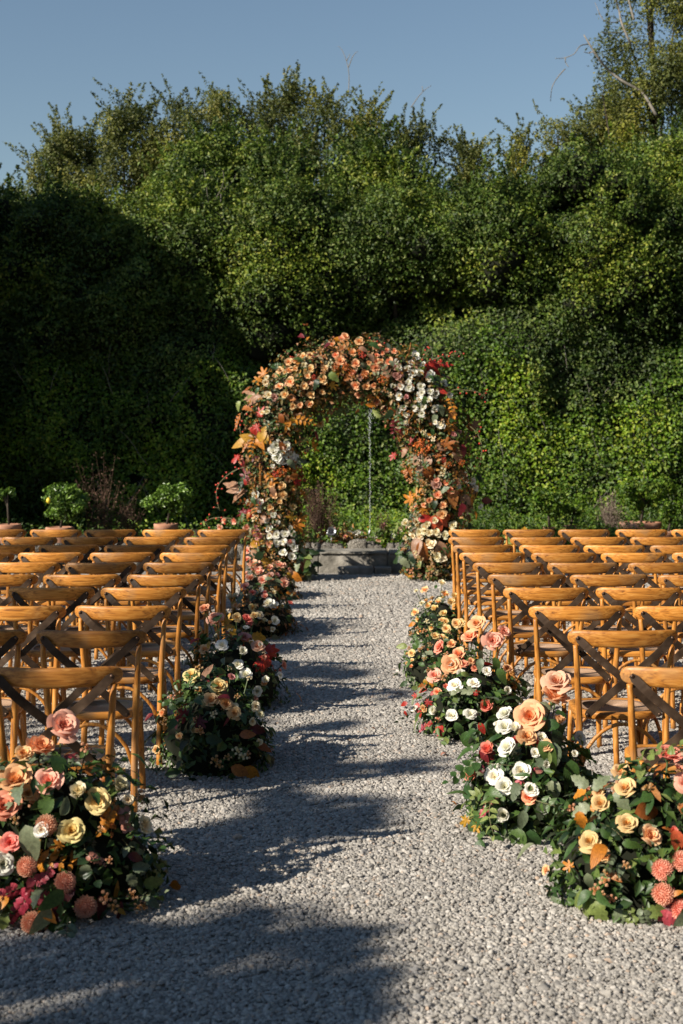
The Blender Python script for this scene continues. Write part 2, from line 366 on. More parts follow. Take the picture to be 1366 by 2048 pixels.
def gravel():
    def patch(y0, y1, dens, size, halfw):
        n = int((y1 - y0) * 2 * max(halfw(y0), halfw(y1)) * dens)
        y = rng.uniform(y0, y1, n); x = rng.uniform(-1, 1, n) * max(halfw(y0), halfw(y1))
        k = np.abs(x) < halfw(y); x, y = x[k], y[k]; n = len(x)
        sc = size * np.exp(rng.normal(0, .25, n))
        sc = np.where(rng.random(n) < .02, sc * 1.5, sc)
        return np.stack([x, y, rng.uniform(-.001, .007, n)], 1), sc
    hw = lambda y: .245 * y + .9
    a = [patch(3.7, 6, 10500, .0066, hw), patch(6, 9, 7600, .0075, hw), patch(9, 13, 4300, .0098, hw), patch(13, 18.6, 2200, .013, hw)]
    p = np.concatenate([q[0] for q in a]); s = np.concatenate([q[1] for q in a]); n = len(p)
    me = bpy.data.meshes.new('gravel'); me.vertices.add(n); me.vertices.foreach_set('co', p.astype(np.float32).ravel())
    at = me.attributes.new('scl', 'FLOAT_VECTOR', 'POINT')
    sv = np.stack([s * rng.uniform(.95, 1.45, n), s * rng.uniform(.75, 1.1, n), s * rng.uniform(.55, .85, n)], 1)
    at.data.foreach_set('vector', sv.astype(np.float32).ravel())
    at = me.attributes.new('rot', 'FLOAT_VECTOR', 'POINT')
    rv = np.stack([rng.normal(0, .22, n), rng.normal(0, .22, n), rng.uniform(0, 6.28, n)], 1)
    at.data.foreach_set('vector', rv.astype(np.float32).ravel())
    at = me.attributes.new('var', 'INT', 'POINT'); at.data.foreach_set('value', rng.integers(0, 5, n).astype(np.int32))
    me.update()
    o = link('gravel', me); tag(o, kind='stuff')
    ng = bpy.data.node_groups.new('gravel_scatter', 'GeometryNodeTree')
    ng.interface.new_socket('Geometry', in_out='INPUT', socket_type='NodeSocketGeometry')
    ng.interface.new_socket('Geometry', in_out='OUTPUT', socket_type='NodeSocketGeometry')
    N, L = ng.nodes, ng.links
    gi = N.new('NodeGroupInput'); go = N.new('NodeGroupOutput'); jn = N.new('GeometryNodeJoinGeometry')
    for i in range(5):
        ic = N.new('GeometryNodeMeshIcoSphere'); ic.inputs['Radius'].default_value = 1; ic.inputs['Subdivisions'].default_value = 2
        no = N.new('ShaderNodeTexNoise'); no.noise_dimensions = '4D'; no.inputs['W'].default_value = i * 7.3; no.inputs['Scale'].default_value = .9
        sb = N.new('ShaderNodeVectorMath'); sb.operation = 'SUBTRACT'; sb.inputs[1].default_value = (.5, .5, .5); L.new(no.outputs['Color'], sb.inputs[0])
        ms = N.new('ShaderNodeVectorMath'); ms.operation = 'SCALE'; ms.inputs['Scale'].default_value = 1.7; L.new(sb.outputs[0], ms.inputs[0])
        sp = N.new('GeometryNodeSetPosition'); L.new(ic.outputs[0], sp.inputs[0]); L.new(ms.outputs[0], sp.inputs['Offset'])
        ss = N.new('GeometryNodeSetShadeSmooth'); L.new(sp.outputs[0], ss.inputs[0])
        ss.inputs['Shade Smooth'].default_value = (i % 2 == 0)
        sm = N.new('GeometryNodeSetMaterial'); sm.inputs['Material'].default_value = M['pebble']; L.new(ss.outputs[0], sm.inputs[0])
        gt = N.new('GeometryNodeGeometryToInstance'); L.new(sm.outputs[0], gt.inputs[0]); L.new(gt.outputs[0], jn.inputs[0])
    ip = N.new('GeometryNodeInstanceOnPoints'); ip.inputs['Pick Instance'].default_value = True
    def na(nm, ty):
        a_ = N.new('GeometryNodeInputNamedAttribute'); a_.data_type = ty; a_.inputs[0].default_value = nm; return a_.outputs[0]
    L.new(gi.outputs[0], ip.inputs['Points']); L.new(jn.outputs[0], ip.inputs['Instance'])
    L.new(na('var', 'INT'), ip.inputs['Instance Index']); L.new(na('scl', 'FLOAT_VECTOR'), ip.inputs['Scale']); L.new(na('rot', 'FLOAT_VECTOR'), ip.inputs['Rotation'])
    L.new(ip.outputs[0], go.inputs[0])
    md = o.modifiers.new('scatter', 'NODES'); md.node_group = ng
gravel()

# ------------------------------------------------------------------ far hill
hv = []; hf = []; nx, nz = 60, 10
pp = np.array([[(-160 + 320 * i / nx), 0, 0] for i in range(nx + 1)]); nn = vnoise(pp, 22.0) * 9
for j in range(nz + 1):
    t = j / nz
    for i in range(nx + 1):
        hv.append((-160 + 320 * i / nx, 190 + 60 * t, (26 + nn[i] - abs(-160 + 320 * i / nx - 20) * .08) * math.sin(t * math.pi / 2)))
for j in range(nz):
    for i in range(nx):
        a = j * (nx + 1) + i; hf.append((a, a + 1, a + nx + 2, a + nx + 1))
M['hill'] = roughmat('wooded_hill', [(.035, .055, .025), (.06, .08, .035), (.08, .1, .045)], .35, 1, 1, 1.2)
tag(link('hill', MB().add(hv, hf).mesh('hill', M['hill'])), kind='structure')

# ------------------------------------------------------------------ hedge and trees
def surf_grid(name, x0, x1, z0, z1, fy, nx, nz, mat, parent):
    X, Z = np.meshgrid(np.linspace(x0, x1, nx), np.linspace(z0, z1, nz)); X = X.ravel(); Z = Z.ravel()
    v = np.stack([X, fy(X, Z), Z], 1)
    i, j = np.meshgrid(np.arange(nx - 1), np.arange(nz - 1)); a = (j * nx + i).ravel()
    tr = np.concatenate([np.stack([a, a + 1, a + nx + 1], 1), np.stack([a, a + nx + 1, a + nx], 1)])
    return link(name, big_mesh(name, v, tr, mat), parent)

HY = 24.2
def hy(X, Z):
    p = np.stack([X, np.zeros_like(X), Z], 1); w_ = (vnoise(p * np.array([1, 1, 0]), 1.7, 11) - .5) * 3.0; up = np.clip((Z - 3.2 - w_) / 1.6, 0, 1)
    return HY + (vnoise(p, 1.3) - .5) * (.7 + up * 2.2) + (vnoise(p, .45, 5) - .5) * (.4 + up * .7) + Z * .06 + up * 1.15
hedge = empty('hedge', (0, HY, 0), 'tall green ivy clad hedge closing the far side of the garden', 'hedge')
def in_hedge(o): o.location = (0, -HY, 0); return o
n = 175000; ZT = 5.7
X = rng.uniform(-9.5, 10.5, n); Z = rng.uniform(0, ZT, n) ** 1.0
p3 = np.stack([X, np.zeros(n), Z], 1); den = vnoise(p3, .33, 9) * .6 + vnoise(p3, .9, 3) * .5
k = den > .33 - .14 * rng.random(n) + np.clip(Z - 2.6, 0, 2) * .05; X, Z = X[k], Z[k]; n = len(X)
Y = hy(X, Z) + rng.uniform(-.16, .12, n)
k = rng.random(n) < .12; Y[k] -= rng.uniform(0, .12, k.sum())
pts = np.stack([X, Y, Z], 1)
nr = np.stack([rng.normal(-.15, .55, n), -1 + rng.normal(0, .35, n), .45 + rng.normal(0, .5, n)], 1)
low = Z < 2.9 + (vnoise(pts, 1.1, 7) - .5) * 2.2
tag(in_hedge(link('foliage', leaf_cloud('hedge_foliage', pts[low], nr[low], .062, M['hedge'], .7), hedge)), kind='stuff')
tag(in_hedge(link('upper_foliage', leaf_cloud('hedge_upper_foliage', pts[~low], nr[~low], .066, M['ivy'], .62), hedge)), kind='stuff')
in_hedge(surf_grid('shade_core', -9.5, 10.5, 0, ZT, lambda X, Z: hy(X, Z) + .34, 140, 40, M['core'], hedge))  # backing sheet, not twigs: its dark colour makes leaf gaps read as shade
tw = MB()
for i in range(70):
    x = random.uniform(-6, 7); z = random.uniform(.2, 3.2); y = float(hy(np.array([x]), np.array([z]))[0]) - .1
    pth = [Vector((x, y, z))]
    d = Vector((random.uniform(-.6, .6), random.uniform(-.3, .05), random.uniform(.5, 1)))
    for q in range(4): pth.append(pth[-1] + d * random.uniform(.12, .2) + rvec(.02))
    tw.tube(pth, [.007, .006, .005, .004, .002], 4)
tag(in_hedge(link('twig', tw.mesh('hedge_twig', M['greybark']), hedge)), kind='stuff'); 

def blob_cloud(blobs, density, jitter=.3, back=.3):
    """leaves on and in a set of rounded clumps"""
    P_, N_ = [], []
    for (c, r) in blobs:
        n = max(20, int(density * 4 * math.pi * r * r * .55))
        d = unit(rng.normal(size=(n, 3)) + np.array([-.25, -.55, .45]))
        rr = r * (1.12 - np.abs(rng.normal(0, jitter, n))) * (1 + .9 * (vnoise(d * 2.2 + np.array(c), .8) - .45))
        s = np.array([1.0, 1.0, .85])
        P_.append(np.array(c) + d * rr[:, None] * s); N_.append(d * .7 + rng.normal(size=(n, 3)) * .55 + np.array([0, -.1, .3]))
    return np.concatenate(P_), np.concatenate(N_)

def lump(center, rad, seed):
    n1, n2 = 14, 9; v = []; f = []
    for j in range(n2 + 1):
        ph = math.pi * j / n2
        for i in range(n1):
            th = 2 * math.pi * i / n1; d = Vector((math.sin(ph) * math.cos(th), math.sin(ph) * math.sin(th), math.cos(ph)))
            w = 1 + .22 * math.sin(3 * d.x + seed) * math.cos(4 * d.z + seed * 2)
            v.append((center[0] + d.x * rad[0] * w, center[1] + d.y * rad[1] * w, center[2] + d.z * rad[2] * w))
    for j in range(n2):
        for i in range(n1):
            a = j * n1 + i; b = j * n1 + (i + 1) % n1; f.append((a, a + n1, b + n1, b))
    return v, f

def tree(label, x, y, z0, z1, rx, ry, nb, br, density, leaf, mat, group, core=.62, sprigs=0, trunk_r=.14, profile=None, limbs=6, cat='tree', aim=None):
    t = empty('tree', (x, y, 0), label, cat, group)
    cz, rz = (z0 + z1) / 2, (z1 - z0) / 2
    blobs = []
    for i in range(nb):
        d = np.array([random.gauss(0, 1), random.gauss(-.35, 1), random.gauss(.1, 1)]); d /= np.linalg.norm(d)
        if d[1] > .45: d[1] *= -1
        k = random.uniform(.55, .98); r = br * random.uniform(.4, 1.3)
        c = np.array([d[0] * (rx - r * .5) * k, d[1] * (ry - r * .5) * k, cz + d[2] * (rz - r * .6) * (k if d[2] < 0 else max(k, .8))])
        blobs.append((c, r))
    pts, nr = blob_cloud(blobs, density)
    if sprigs:
        sp, sn = [], []
        for i in range(sprigs):
            c, r = random.choice(blobs); d = np.array([random.gauss(0, .5), random.gauss(-.2, .4), random.uniform(.3, 1.1)]); d /= np.linalg.norm(d)
            L_ = random.uniform(.3, .75); m = int(L_ * 95); tt = rng.uniform(0, 1, m)
            s0 = c + d * r * .85
            bend = np.array([random.gauss(0, .12), random.gauss(0, .1), 0])
            q = s0 + d * L_ * tt[:, None] + bend * (tt ** 2)[:, None] + rng.normal(0, .045, (m, 3)) * (1.15 - tt)[:, None]
            sp.append(q); sn.append(rng.normal(size=(m, 3)) + np.array([0, -.3, .4]))
        pts = np.concatenate([pts] + sp); nr = np.concatenate([nr] + sn)
    cr = tag(link('crown', leaf_cloud('crown', pts, nr, leaf, mat, .6), t), kind='stuff')
    if core:
        mb = MB()
        for (c, r) in blobs[:]:
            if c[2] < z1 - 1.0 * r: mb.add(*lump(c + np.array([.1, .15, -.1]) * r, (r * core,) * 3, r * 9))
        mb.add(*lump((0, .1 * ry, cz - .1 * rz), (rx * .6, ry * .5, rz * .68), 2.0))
        link('shade_core', mb.mesh('inner', M['core']), cr)  # solid lumps coloured as the shade inside the crown
    mb = MB(); top = Vector((random.uniform(-.2, .2), random.uniform(-.1, .1), cz + rz * .55))
    path = smooth_path([(0, 0, -.1), (random.uniform(-.1, .1), random.uniform(-.1, .1), z0 * .6 + .3), top], 5)
    mb.tube(path, [trunk_r * (1 - .75 * i / (len(path) - 1)) for i in range(len(path))], 8)
    for i in range(limbs):
        s = path[random.randint(len(path) // 3, len(path) - 2)]; c, r = random.choice(blobs); c = Vector(c)
        mid = (s + c) / 2 + Vector((0, 0, random.uniform(-.2, .3)))
        pth = smooth_path([s, mid, c], 4); mb.tube(pth, [trunk_r * .38 * (1 - .8 * q / (len(pth) - 1)) for q in range(len(pth))], 5)
    link('trunk', mb.mesh('trunk', M['bark']), t)
    return t, blobs

GM, GB = 'dense trees rising out of the hedge', 'olive green trees on the skyline'
mid = [(-7.2, 'dark bushy tree in deep shade at the far left of the hedge'),
       (-5.0, 'dark bushy tree in shade above the hedge, over the left potted shrubs'),
       (-2.9, 'dense dark tree above the hedge, left of the arch, half in shadow'),
       (-.9, 'dense green tree rising straight behind the left shoulder of the arch'),
       (1.0, 'dense green tree over the crown of the arch with dead grey twigs'),
       (2.8, 'dense tree right of the arch crown beside the darkest hollow'),
       (4.7, 'bright green dense tree above the hedge in the right part'),
       (6.6, 'dense leafy tree at the right edge over the terracotta pot'),
       (8.6, 'dense leafy tree just past the right edge of the hedge')]
for i, (x, lab) in enumerate(mid):
    tree(lab, x + random.uniform(-.2, .2), 25.6 + random.uniform(-.4, .4), (4.0 if 0 < x < 4 else 2.6 + random.uniform(-.3, .5)), 6.4 + random.uniform(-.2, .4) + (.5 if x > 4 else 0), 1.75, 1.5, 60, .55, 430, .066, M['ivy'], GM, limbs=8, sprigs=130)
for x, y, z0, z1, rx, lab in [(-6.0, 27.3, 4.0, 6.3, 1.8, 'pale grey-green tree low on the skyline at far left'), (-1.9, 27.6, 4.6, 7.7, 2.0, 'dark full tree between hedge and skyline, left of centre'),
                         (.75, 27.6, 4.4, 7.6, 1.55, 'full tree between hedge and skyline, right of centre'), (6.5, 27.2, 4.6, 7.9, 2.0, 'full tree between hedge and skyline at the right')]:
    tree(lab, x, y, z0, z1 + .1, rx, 1.4, 50, .55, 380, .075, M['ivy'], GM, sprigs=120)
sky_t = [(15, 318, 50, 'lowest'), (90, 262, 62, 'small rounded'), (165, 222, 75, 'rounded'), (262, 176, 82, 'broad rounded'), (352, 158, 78, 'broad'), (440, 170, 60, 'upright'),
         (562, 128, 72, 'tallest pointed'), (648, 148, 70, 'airy see-through'), (735, 172, 60, 'narrow airy'), (830, 205, 62, 'airy'), (935, 240, 42, 'thin wispy'),
         (1036, 232, 30, 'slender'), (1128, 196, 78, 'full rounded'), (1222, 150, 70, 'full')]
wh = ['at the far left edge', 'second from the left edge', 'left of the broad domed ones', 'making the left part of the dome', 'making the middle of the dome', 'right of the dome, before the tall one',
      'above the left shoulder of the arch', 'above the crown of the arch, right of the tallest', 'right above the arch crown beside a bare twig', 'above the right shoulder of the arch', 'left of the dip in the skyline',
      'right of the dip in the skyline', 'under the bare dead branch', 'at the foot of the tall tree at right']
for (px, py, hw_, ad), w in zip(sky_t, wh):
    y = 30 + random.uniform(-.8, .8); top = P(px, py, y); rx = hw_ / F * y * 1.08; airy = 'airy' in ad or 'thin' in ad or 'tallest' in ad
    st, _ = tree('%s olive green tree %s' % (ad, w), top.x, y, top.z - 3.6, top.z - (.4 if airy else .05 if px > 1100 else .18), rx, 1.2, 15 if airy else 24, min(.42, rx * .5), 400 if airy else 590, .06, M['olive'], GB, core=0, sprigs=120 if airy else 60, trunk_r=.08, limbs=12 if airy else 6)
    dp = {648: ([(697, 190), (698, 150), (693, 122), (684, 100), (676, 92)], [(697, 135), (706, 112), (716, 102)], [(693, 122), (700, 108)]), 830: ([(822, 215), (838, 192), (852, 178), (863, 171)], [(846, 183), (844, 172)])}.get(px)
    if dp:
        mb = MB()
        for q_ in dp:
            pw = smooth_path([P(a, b_, y) - Vector(st.location) for a, b_ in q_], 3); mb.tube(pw, [.013 * (1 - .75 * k_ / len(pw)) for k_ in range(len(pw))], 4)
        link('dead_branch', mb.mesh('dead_branch', M['greybark']), st)
# tall tree at right with dead branches
tt, _ = tree('tall loose tree at the upper right corner with bare dead branches', P(1322, 0, 28).x, 28, 6.0, 11.9, 1.42, 1.1, 64, .38, 440, .058, M['olive'], None, core=0, sprigs=90, trunk_r=.14)
tt2, _ = tree('tall loose tree cut by the right edge behind the dead branches', P(1420, 0, 28.6).x, 28.6, 5.5, 12.5, 1.0, 1.1, 40, .42, 480, .058, M['olive'], None, core=0, sprigs=60, trunk_r=.14)
mb = MB()
for pts_ in ([(1168, 70), (1180, 90), (1198, 118), (1222, 145), (1250, 165), (1285, 186), (1312, 230)], [(1177, 88), (1160, 92), (1148, 108), (1128, 116), (1110, 117)],
             [(1131, 116), (1131, 124), (1137, 134)], [(1130, 138), (1115, 155), (1104, 175), (1101, 203)], [(1186, 104), (1176, 106), (1168, 104)],
             [(1230, -8), (1238, 20), (1243, 45), (1262, 90)], [(1240, 42), (1225, 45), (1205, 38), (1190, 5)], [(1245, 65), (1222, 66), (1205, 66)], [(1256, -5), (1262, 18), (1268, 40)]):
    pth = smooth_path([P(a, b_, 27.2 + .2 * math.sin(a)) - Vector(tt.location) for a, b_ in pts_], 3)
    if pts_[0] in ((1168, 70),): rr = [.012 + .024 * i / len(pth) for i in range(len(pth))]
    elif pts_[0][1] < 0: rr = [.014 + .01 * i / len(pth) for i in range(len(pth))]
    else: rr = [.012 * (1 - .6 * i / len(pth)) for i in range(len(pth))]
    mb.tube(pth, rr, 5)
link('dead_branch', mb.mesh('dead_branch', M['greybark']), tt)
# dead twigs in the foliage, each belonging to nothing that can be told apart: one grey dead shrub each
def dead(name, px, py, y, n, ln, lab):
    t = empty(name, (P(px, py, y).x, y, 0), lab, 'dead branch', 'grey dead branches showing in the foliage'); mb = MB()
    z = P(px, py, y).z
    for i in range(n):
        d = Vector((random.gauss(0, .6), random.uniform(-.3, .1), random.gauss(.35, .5))).normalized()
        p = Vector((random.gauss(0, .15), 0, z - .2)); pth = [p]
        for q in range(5): d = (d + rvec(.3)).normalized(); p = p + d * ln / 5; pth.append(p)
        mb.tube(pth, [.011, .009, .008, .006, .004, .003], 4)
    mb.tube([(0, .9, z - .9), (0, .3, z - .4), (0, 0, z - .2)], [.03, .025, .02], 5)
    tag(link('branch', mb.mesh('dead', M['greybark']), t), kind='stuff')
dead('dead_branch', 425, 395, 25.2, 8, .75, 'bleached dead branch high in the dark foliage at left')
dead('dead_branch', 1020, 395, 25.3, 7, .9, 'bare upright pale stems in the gap right of centre')
dead('dead_branch', 1285, 500, 24.6, 4, .5, 'bleached dead twig in the foliage at the right edge')

# tree standing left of the frame in the garden corner: its shade covers the left of the hedge
cor = empty('evergreen_tree', (-8.2, 22.35, 0), 'dense dark evergreen in the left corner in front of the hedge', 'tree')
bl = []
for i in range(230):
    x = random.uniform(-12.2, -6.15); u = (-5.9 - x)
    zt = 5.75 + 1.75 * min(u, 1.1) + .75 * min(max(u - 1.1, 0), 2.5) + .3 * max(u - 3.6, 0)
    r = .45 if x > -6.6 else random.uniform(.5, .7); bl.append((np.array([x + 8.2, random.uniform(-.9, .6), random.uniform(.3, zt - r * .8)]), r))
pts, nr = blob_cloud(bl, 150)
cr = tag(link('crown', leaf_cloud('crown', pts, nr, .07, M['ivy'], .6), cor), kind='stuff')
mb = MB()
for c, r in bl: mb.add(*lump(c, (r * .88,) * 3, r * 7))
link('shade_core', mb.mesh('inner', M['core']), cr)  # dense lumps in the painted shade colour, closing the crown
link('trunk', MB().tube([(0, 0, -.1), (.05, 0, 3), (0, 0, 6.5)], [.25, .18, .06], 8).mesh('trunk', M['bark']), cor)

# loose-leaved trees behind and left of the camera: their dappled shade falls on the left chairs and the gravel
def shade_tree(x, y, targets, lab, zc, dens=4000, sc=.55):
    t = empty('tree', (x, y, 0), lab, 'tree', 'loose trees left of the seating'); bl = []; mb = MB()
    trunk_top = Vector((0, 0, zc - .3)); mb.tube([(0, 0, -.1), (.08, .05, zc * .5), trunk_top], [.16, .12, .06], 8)
    for (tx, ty, tz, r) in targets:
        k = (zc + random.uniform(-.5, .5) - tz) / -SUN.z
        c = Vector((tx, ty, tz)) - SUN * k - Vector((x, y, 0))
        bl.append((np.array(c), r)); mid_ = (c + trunk_top) / 2 + Vector((0, 0, .25))
        pth = smooth_path([trunk_top * .75, mid_, c], 4); mb.tube(pth, [.04 * (1 - .8 * q / (len(pth) - 1)) for q in range(len(pth))], 5)
    P_, N_ = [], []
    bl = [(c + rng.normal(size=3) * r * sc, r * random.uniform(.35, .75)) for c, r in bl for _ in range(5)]
    for c, r in bl:
        n_ = int(dens * r * r * 4); d = rng.normal(size=(n_, 3)) * r * .48; P_.append(c + d); N_.append(rng.normal(size=(n_, 3)) + np.array([0, 0, .6]))
        for q in range(5):
            dd = unit(rng.normal(size=(1, 3)))[0]; m_ = 22; tt_ = rng.uniform(.4, 2.0, m_)
            P_.append(c + dd * r * tt_[:, None] + rng.normal(0, .03, (m_, 3))); N_.append(rng.normal(size=(m_, 3)) + np.array([0, 0, .6]))
    tag(link('crown', leaf_cloud('crown', np.concatenate(P_), np.concatenate(N_), .06, M['olive'], .5), t), kind='stuff')
    link('trunk', mb.mesh('trunk', M['bark']), t)
def G(px, py, z=0.0):
    y = (H - z) * F / (py - HOR); return ((px - CX) / F * y, y, z)
T1 = [(*G(120, 1940), .16), (*G(250, 1900), .16), (*G(330, 1900), .12), (*G(430, 1885), .14), (*G(520, 1880), .13), (*G(600, 1890), .1), (*G(400, 1960), .13), (*G(520, 1985), .15), (*G(640, 2030), .1),
      (*G(250, 2045), .12), (*G(690, 1905), .04), (*G(680, 1990), .05), (*G(700, 2045), .06), (*G(450, 2045), .16), (*G(20, 1960), .16), (*G(620, 1960), .08),
      (*G(600, 1600), .12), (*G(560, 1640), .08)]
shade_tree(-9.0, -.8, T1, 'loose tree beyond the left edge nearest the camera', 4.4, 1500, .8)
def RL(px, py): return G(px, py, .82)
T2 = [(*RL(300, 1272), .07), (*RL(225, 1215), .05), (*RL(330, 1180), .06), (*RL(340, 1152), .06), (*RL(200, 1125), .08), (*RL(10, 1215), .07), (*RL(118, 1185), .24), (*RL(60, 1185), .18), (*RL(60, 1150), .22), (*RL(190, 1152), .16), (*RL(20, 1340), .14), (*RL(100, 1340), .06), (*RL(80, 1275), .09), (*RL(185, 1270), .05), (*RL(10, 1275), .14)]
shade_tree(-9.6, 3.4, [(a, b, c, d * 1.5) for a, b, c, d in T2], 'loose tree beyond the left edge beside the middle rows', 4.8)
T3 = [(*RL(138, 1093), .3), (*RL(270, 1093), .2), (*RL(30, 1108), .25), (*RL(130, 1108), .13), (*RL(245, 1108), .14), (*RL(215, 1062), .25), (*RL(100, 1062), .12), (*RL(20, 1090), .2)]
shade_tree(-10.4, 8.6, [(a, b, c, d * 1.5) for a, b, c, d in T3], 'loose tree beyond the left edge beside the far rows', 5.2)

# hedges added out of view, right of and behind the camera, to cut sky light
def sky_block_hedge(x0, y0, x1, y1, h, lab):
    L_ = math.hypot(x1 - x0, y1 - y0); ux, uy = (x1 - x0) / L_, (y1 - y0) / L_; nxx, nyy = uy, -ux
    t = empty('hedge', ((x0 + x1) / 2, (y0 + y1) / 2, 0), lab, 'hedge'); ox_, oy_ = t.location.x, t.location.y
    n = int(L_ * h * 140); u = rng.uniform(0, L_, n); z = rng.uniform(0, h, n); q = np.stack([u, np.full(n, x0), z], 1)
    dd = (vnoise(q, 1.4) - .5) * 1.4 + (vnoise(q, .5) - .5) * .5 + rng.uniform(-.15, .15, n)
    pts = np.stack([x0 + ux * u + nxx * dd - ox_, y0 + uy * u + nyy * dd - oy_, z], 1)
    tag(link('foliage', leaf_cloud('hedge_foliage', pts, np.array([nxx, nyy, .3]) * np.sign(1) + rng.normal(size=(n, 3)) * .6, .15, M['ivy'], .7), t), kind='stuff')
    i, j = np.meshgrid(np.arange(59), np.arange(11)); a = (j * 60 + i).ravel(); U, Z = np.meshgrid(np.linspace(0, L_, 60), np.linspace(0, h, 12)); U = U.ravel(); Z = Z.ravel()
    V = []
    for sgn in (-.5, .5): V.append(np.stack([x0 + ux * U + nxx * sgn - ox_, y0 + uy * U + nyy * sgn - oy_, Z * .96], 1))
    tr = np.concatenate([np.stack([a, a + 1, a + 61], 1), np.stack([a, a + 61, a + 60], 1)])
    link('shade_core', big_mesh('inner', np.concatenate(V), np.concatenate([tr, tr + 720]), M['core']), t)  # near-black sheets filling the added hedge
sky_block_hedge(9.6, -9, 9.6, 23.6, 8.5, 'added unseen hedge beyond the right edge, blocking some sky light')
sky_block_hedge(-13, -9.5, 9.3, -9.5, 8.0, 'added unseen hedge behind the camera, blocking some sky light')

# ------------------------------------------------------------------ stone platform, kerb, planting bed
def rock(w, d, h, seed, n1=10, n2=7, k=.26):
    v = []; f = []; rr = random.Random(seed)
    for j in range(n2 + 1):
        ph = math.pi * j / n2
        for i in range(n1):
            th = 2 * math.pi * i / n1; x, y, z = math.sin(ph) * math.cos(th), math.sin(ph) * math.sin(th), math.cos(ph)
            e = lambda a: math.copysign(abs(a) ** .6, a)
            s = 1 + rr.uniform(-k, k)
            v.append((e(x) * w / 2 * s, e(y) * d / 2 * s, h / 2 + e(z) * h / 2 * s))
    for j in range(n2):
        for i in range(n1):
            a = j * n1 + i; b = j * n1 + (i + 1) % n1; f.append((a, a + n1, b + n1, b))
    return v, f
plat = empty('stone_platform', (.1, 18.6, 0), 'low pale stone platform behind the arch with arch shadow on it', 'stone platform')
def slab(name, x0, x1, y0, y1, z0, z1, seed, parent, mat=M['slab']):
    rr = random.Random(seed); nx, nz = max(3, int((x1 - x0) / .12)), 3; mb = MB(); e = .012
    def ringx(x, sh):
        j = lambda: rr.uniform(-.006, .006)
        return [(x, y0 + sh + j(), z0), (x, y0 + sh + j(), z1 - e + j()), (x, y0 + sh + e, z1 + j() * .5 - sh), (x, (y0 + y1) / 2, z1 + j() * .5 - sh), (x, y1, z1 - sh), (x, y1, z0)]
    xs = [x0 + (x1 - x0) * i / nx for i in range(nx + 1)]
    mb.loft([ringx(x0, .008)] + [ringx(x, 0) for x in [x0 + .01] + xs[1:-1] + [x1 - .01]] + [ringx(x1, .008)])
    return link(name, mb.mesh(name, mat, False), parent)
ox, oy = .1, 18.6
xs = [-1.35, -.62, -.31, .62, 1.45]
for i in range(4): slab('stone_block', xs[i] - ox + .004, xs[i + 1] - ox - .004, 18.97 - oy, 19.55 - oy, 0, .255, i, plat)
for i in range(4): slab('paving_slab', xs[i] - ox + .02, xs[i + 1] - ox - .01, 18.94 - oy, 19.55 - oy, .257, .285 , 20 + i, plat)
slab('lower_step', -.05 - ox, .42 - ox, 18.72 - oy, 18.95 - oy, 0, .1, 9, plat); slab('lower_step', .44 - ox, .66 - ox, 18.72 - oy, 18.95 - oy, 0, .095, 10, plat)

kerb = empty('stone_kerb', (0, 19.7, 0), 'rough low stone kerb edging the planting bed behind the platform', 'stone kerb')
rocks = [MB().add(*rock(1, 1, 1, s)).mesh('rock', M['stone']) for s in range(7)]
x = -5.4; i = 0
while x < 6.0:
    w = random.uniform(.1, .22); h = random.uniform(.12, .17)
    for z in (0, .15):
        o = link('stone', rocks[i % 7], kerb, (x + w / 2 + random.uniform(-.04, .04), random.uniform(-.03, .03), z + random.uniform(-.01, .02)), None, (w * 1.04, random.uniform(.22, .3), h + .03)); i += 1
        o.rotation_euler[2] = random.uniform(-.15, .15) + random.choice((0, math.pi))
    if random.random() < .45:
        link('stone', rocks[i % 7], kerb, (x + w / 2, .02, .28), None, (w * .8, .2, random.uniform(.06, .1))); i += 1
    x += w
link('stone', rocks[3], kerb, (.23, -.1, .2), None, (.26, .16, .2))

bed = MB(); bv = []; bf = []
nx, ny = 60, 14
for j in range(ny + 1):
    for i in range(nx + 1):
        x = -8 + 17 * i / nx; y = 19.8 + 5.5 * j / ny
        bv.append((x, y, .24 + .05 * math.sin(x * 3 + y * 2) + .04 * math.sin(x * 7.3 - y * 5) - (.24 if j == 0 else 0)))
for j in range(ny):
    for i in range(nx): a = j * (nx + 1) + i; bf.append((a, a + 1, a + nx + 2, a + nx + 1))
bo = tag(link('planting_bed', bed.add(bv, bf).mesh('planting_bed', M['soil'])), kind='structure')
# low ground cover in the bed
n = 24000
X = rng.uniform(-1.3, 6.6, n); X = np.where(rng.random(n) < .06, rng.uniform(-6, -1.3, n), X); Yb = rng.uniform(19.95, 23.6, n); p3 = np.stack([X, Yb, np.zeros(n)], 1)
hh = np.clip(vnoise(p3, .5, 2) * 1.3 - .3, 0, 1) * np.where(X < -1.2, .2, .5) + (Yb - 20) * .06
pts = np.stack([X, Yb, .26 + hh * rng.uniform(.3, 1, n)], 1)
nr = np.stack([rng.normal(-.2, .6, n), rng.normal(-.7, .5, n), rng.normal(.6, .4, n)], 1)
tag(link('ground_cover', leaf_cloud('ground_cover', pts, nr, .06, M['hedge'], .5)), kind='stuff')

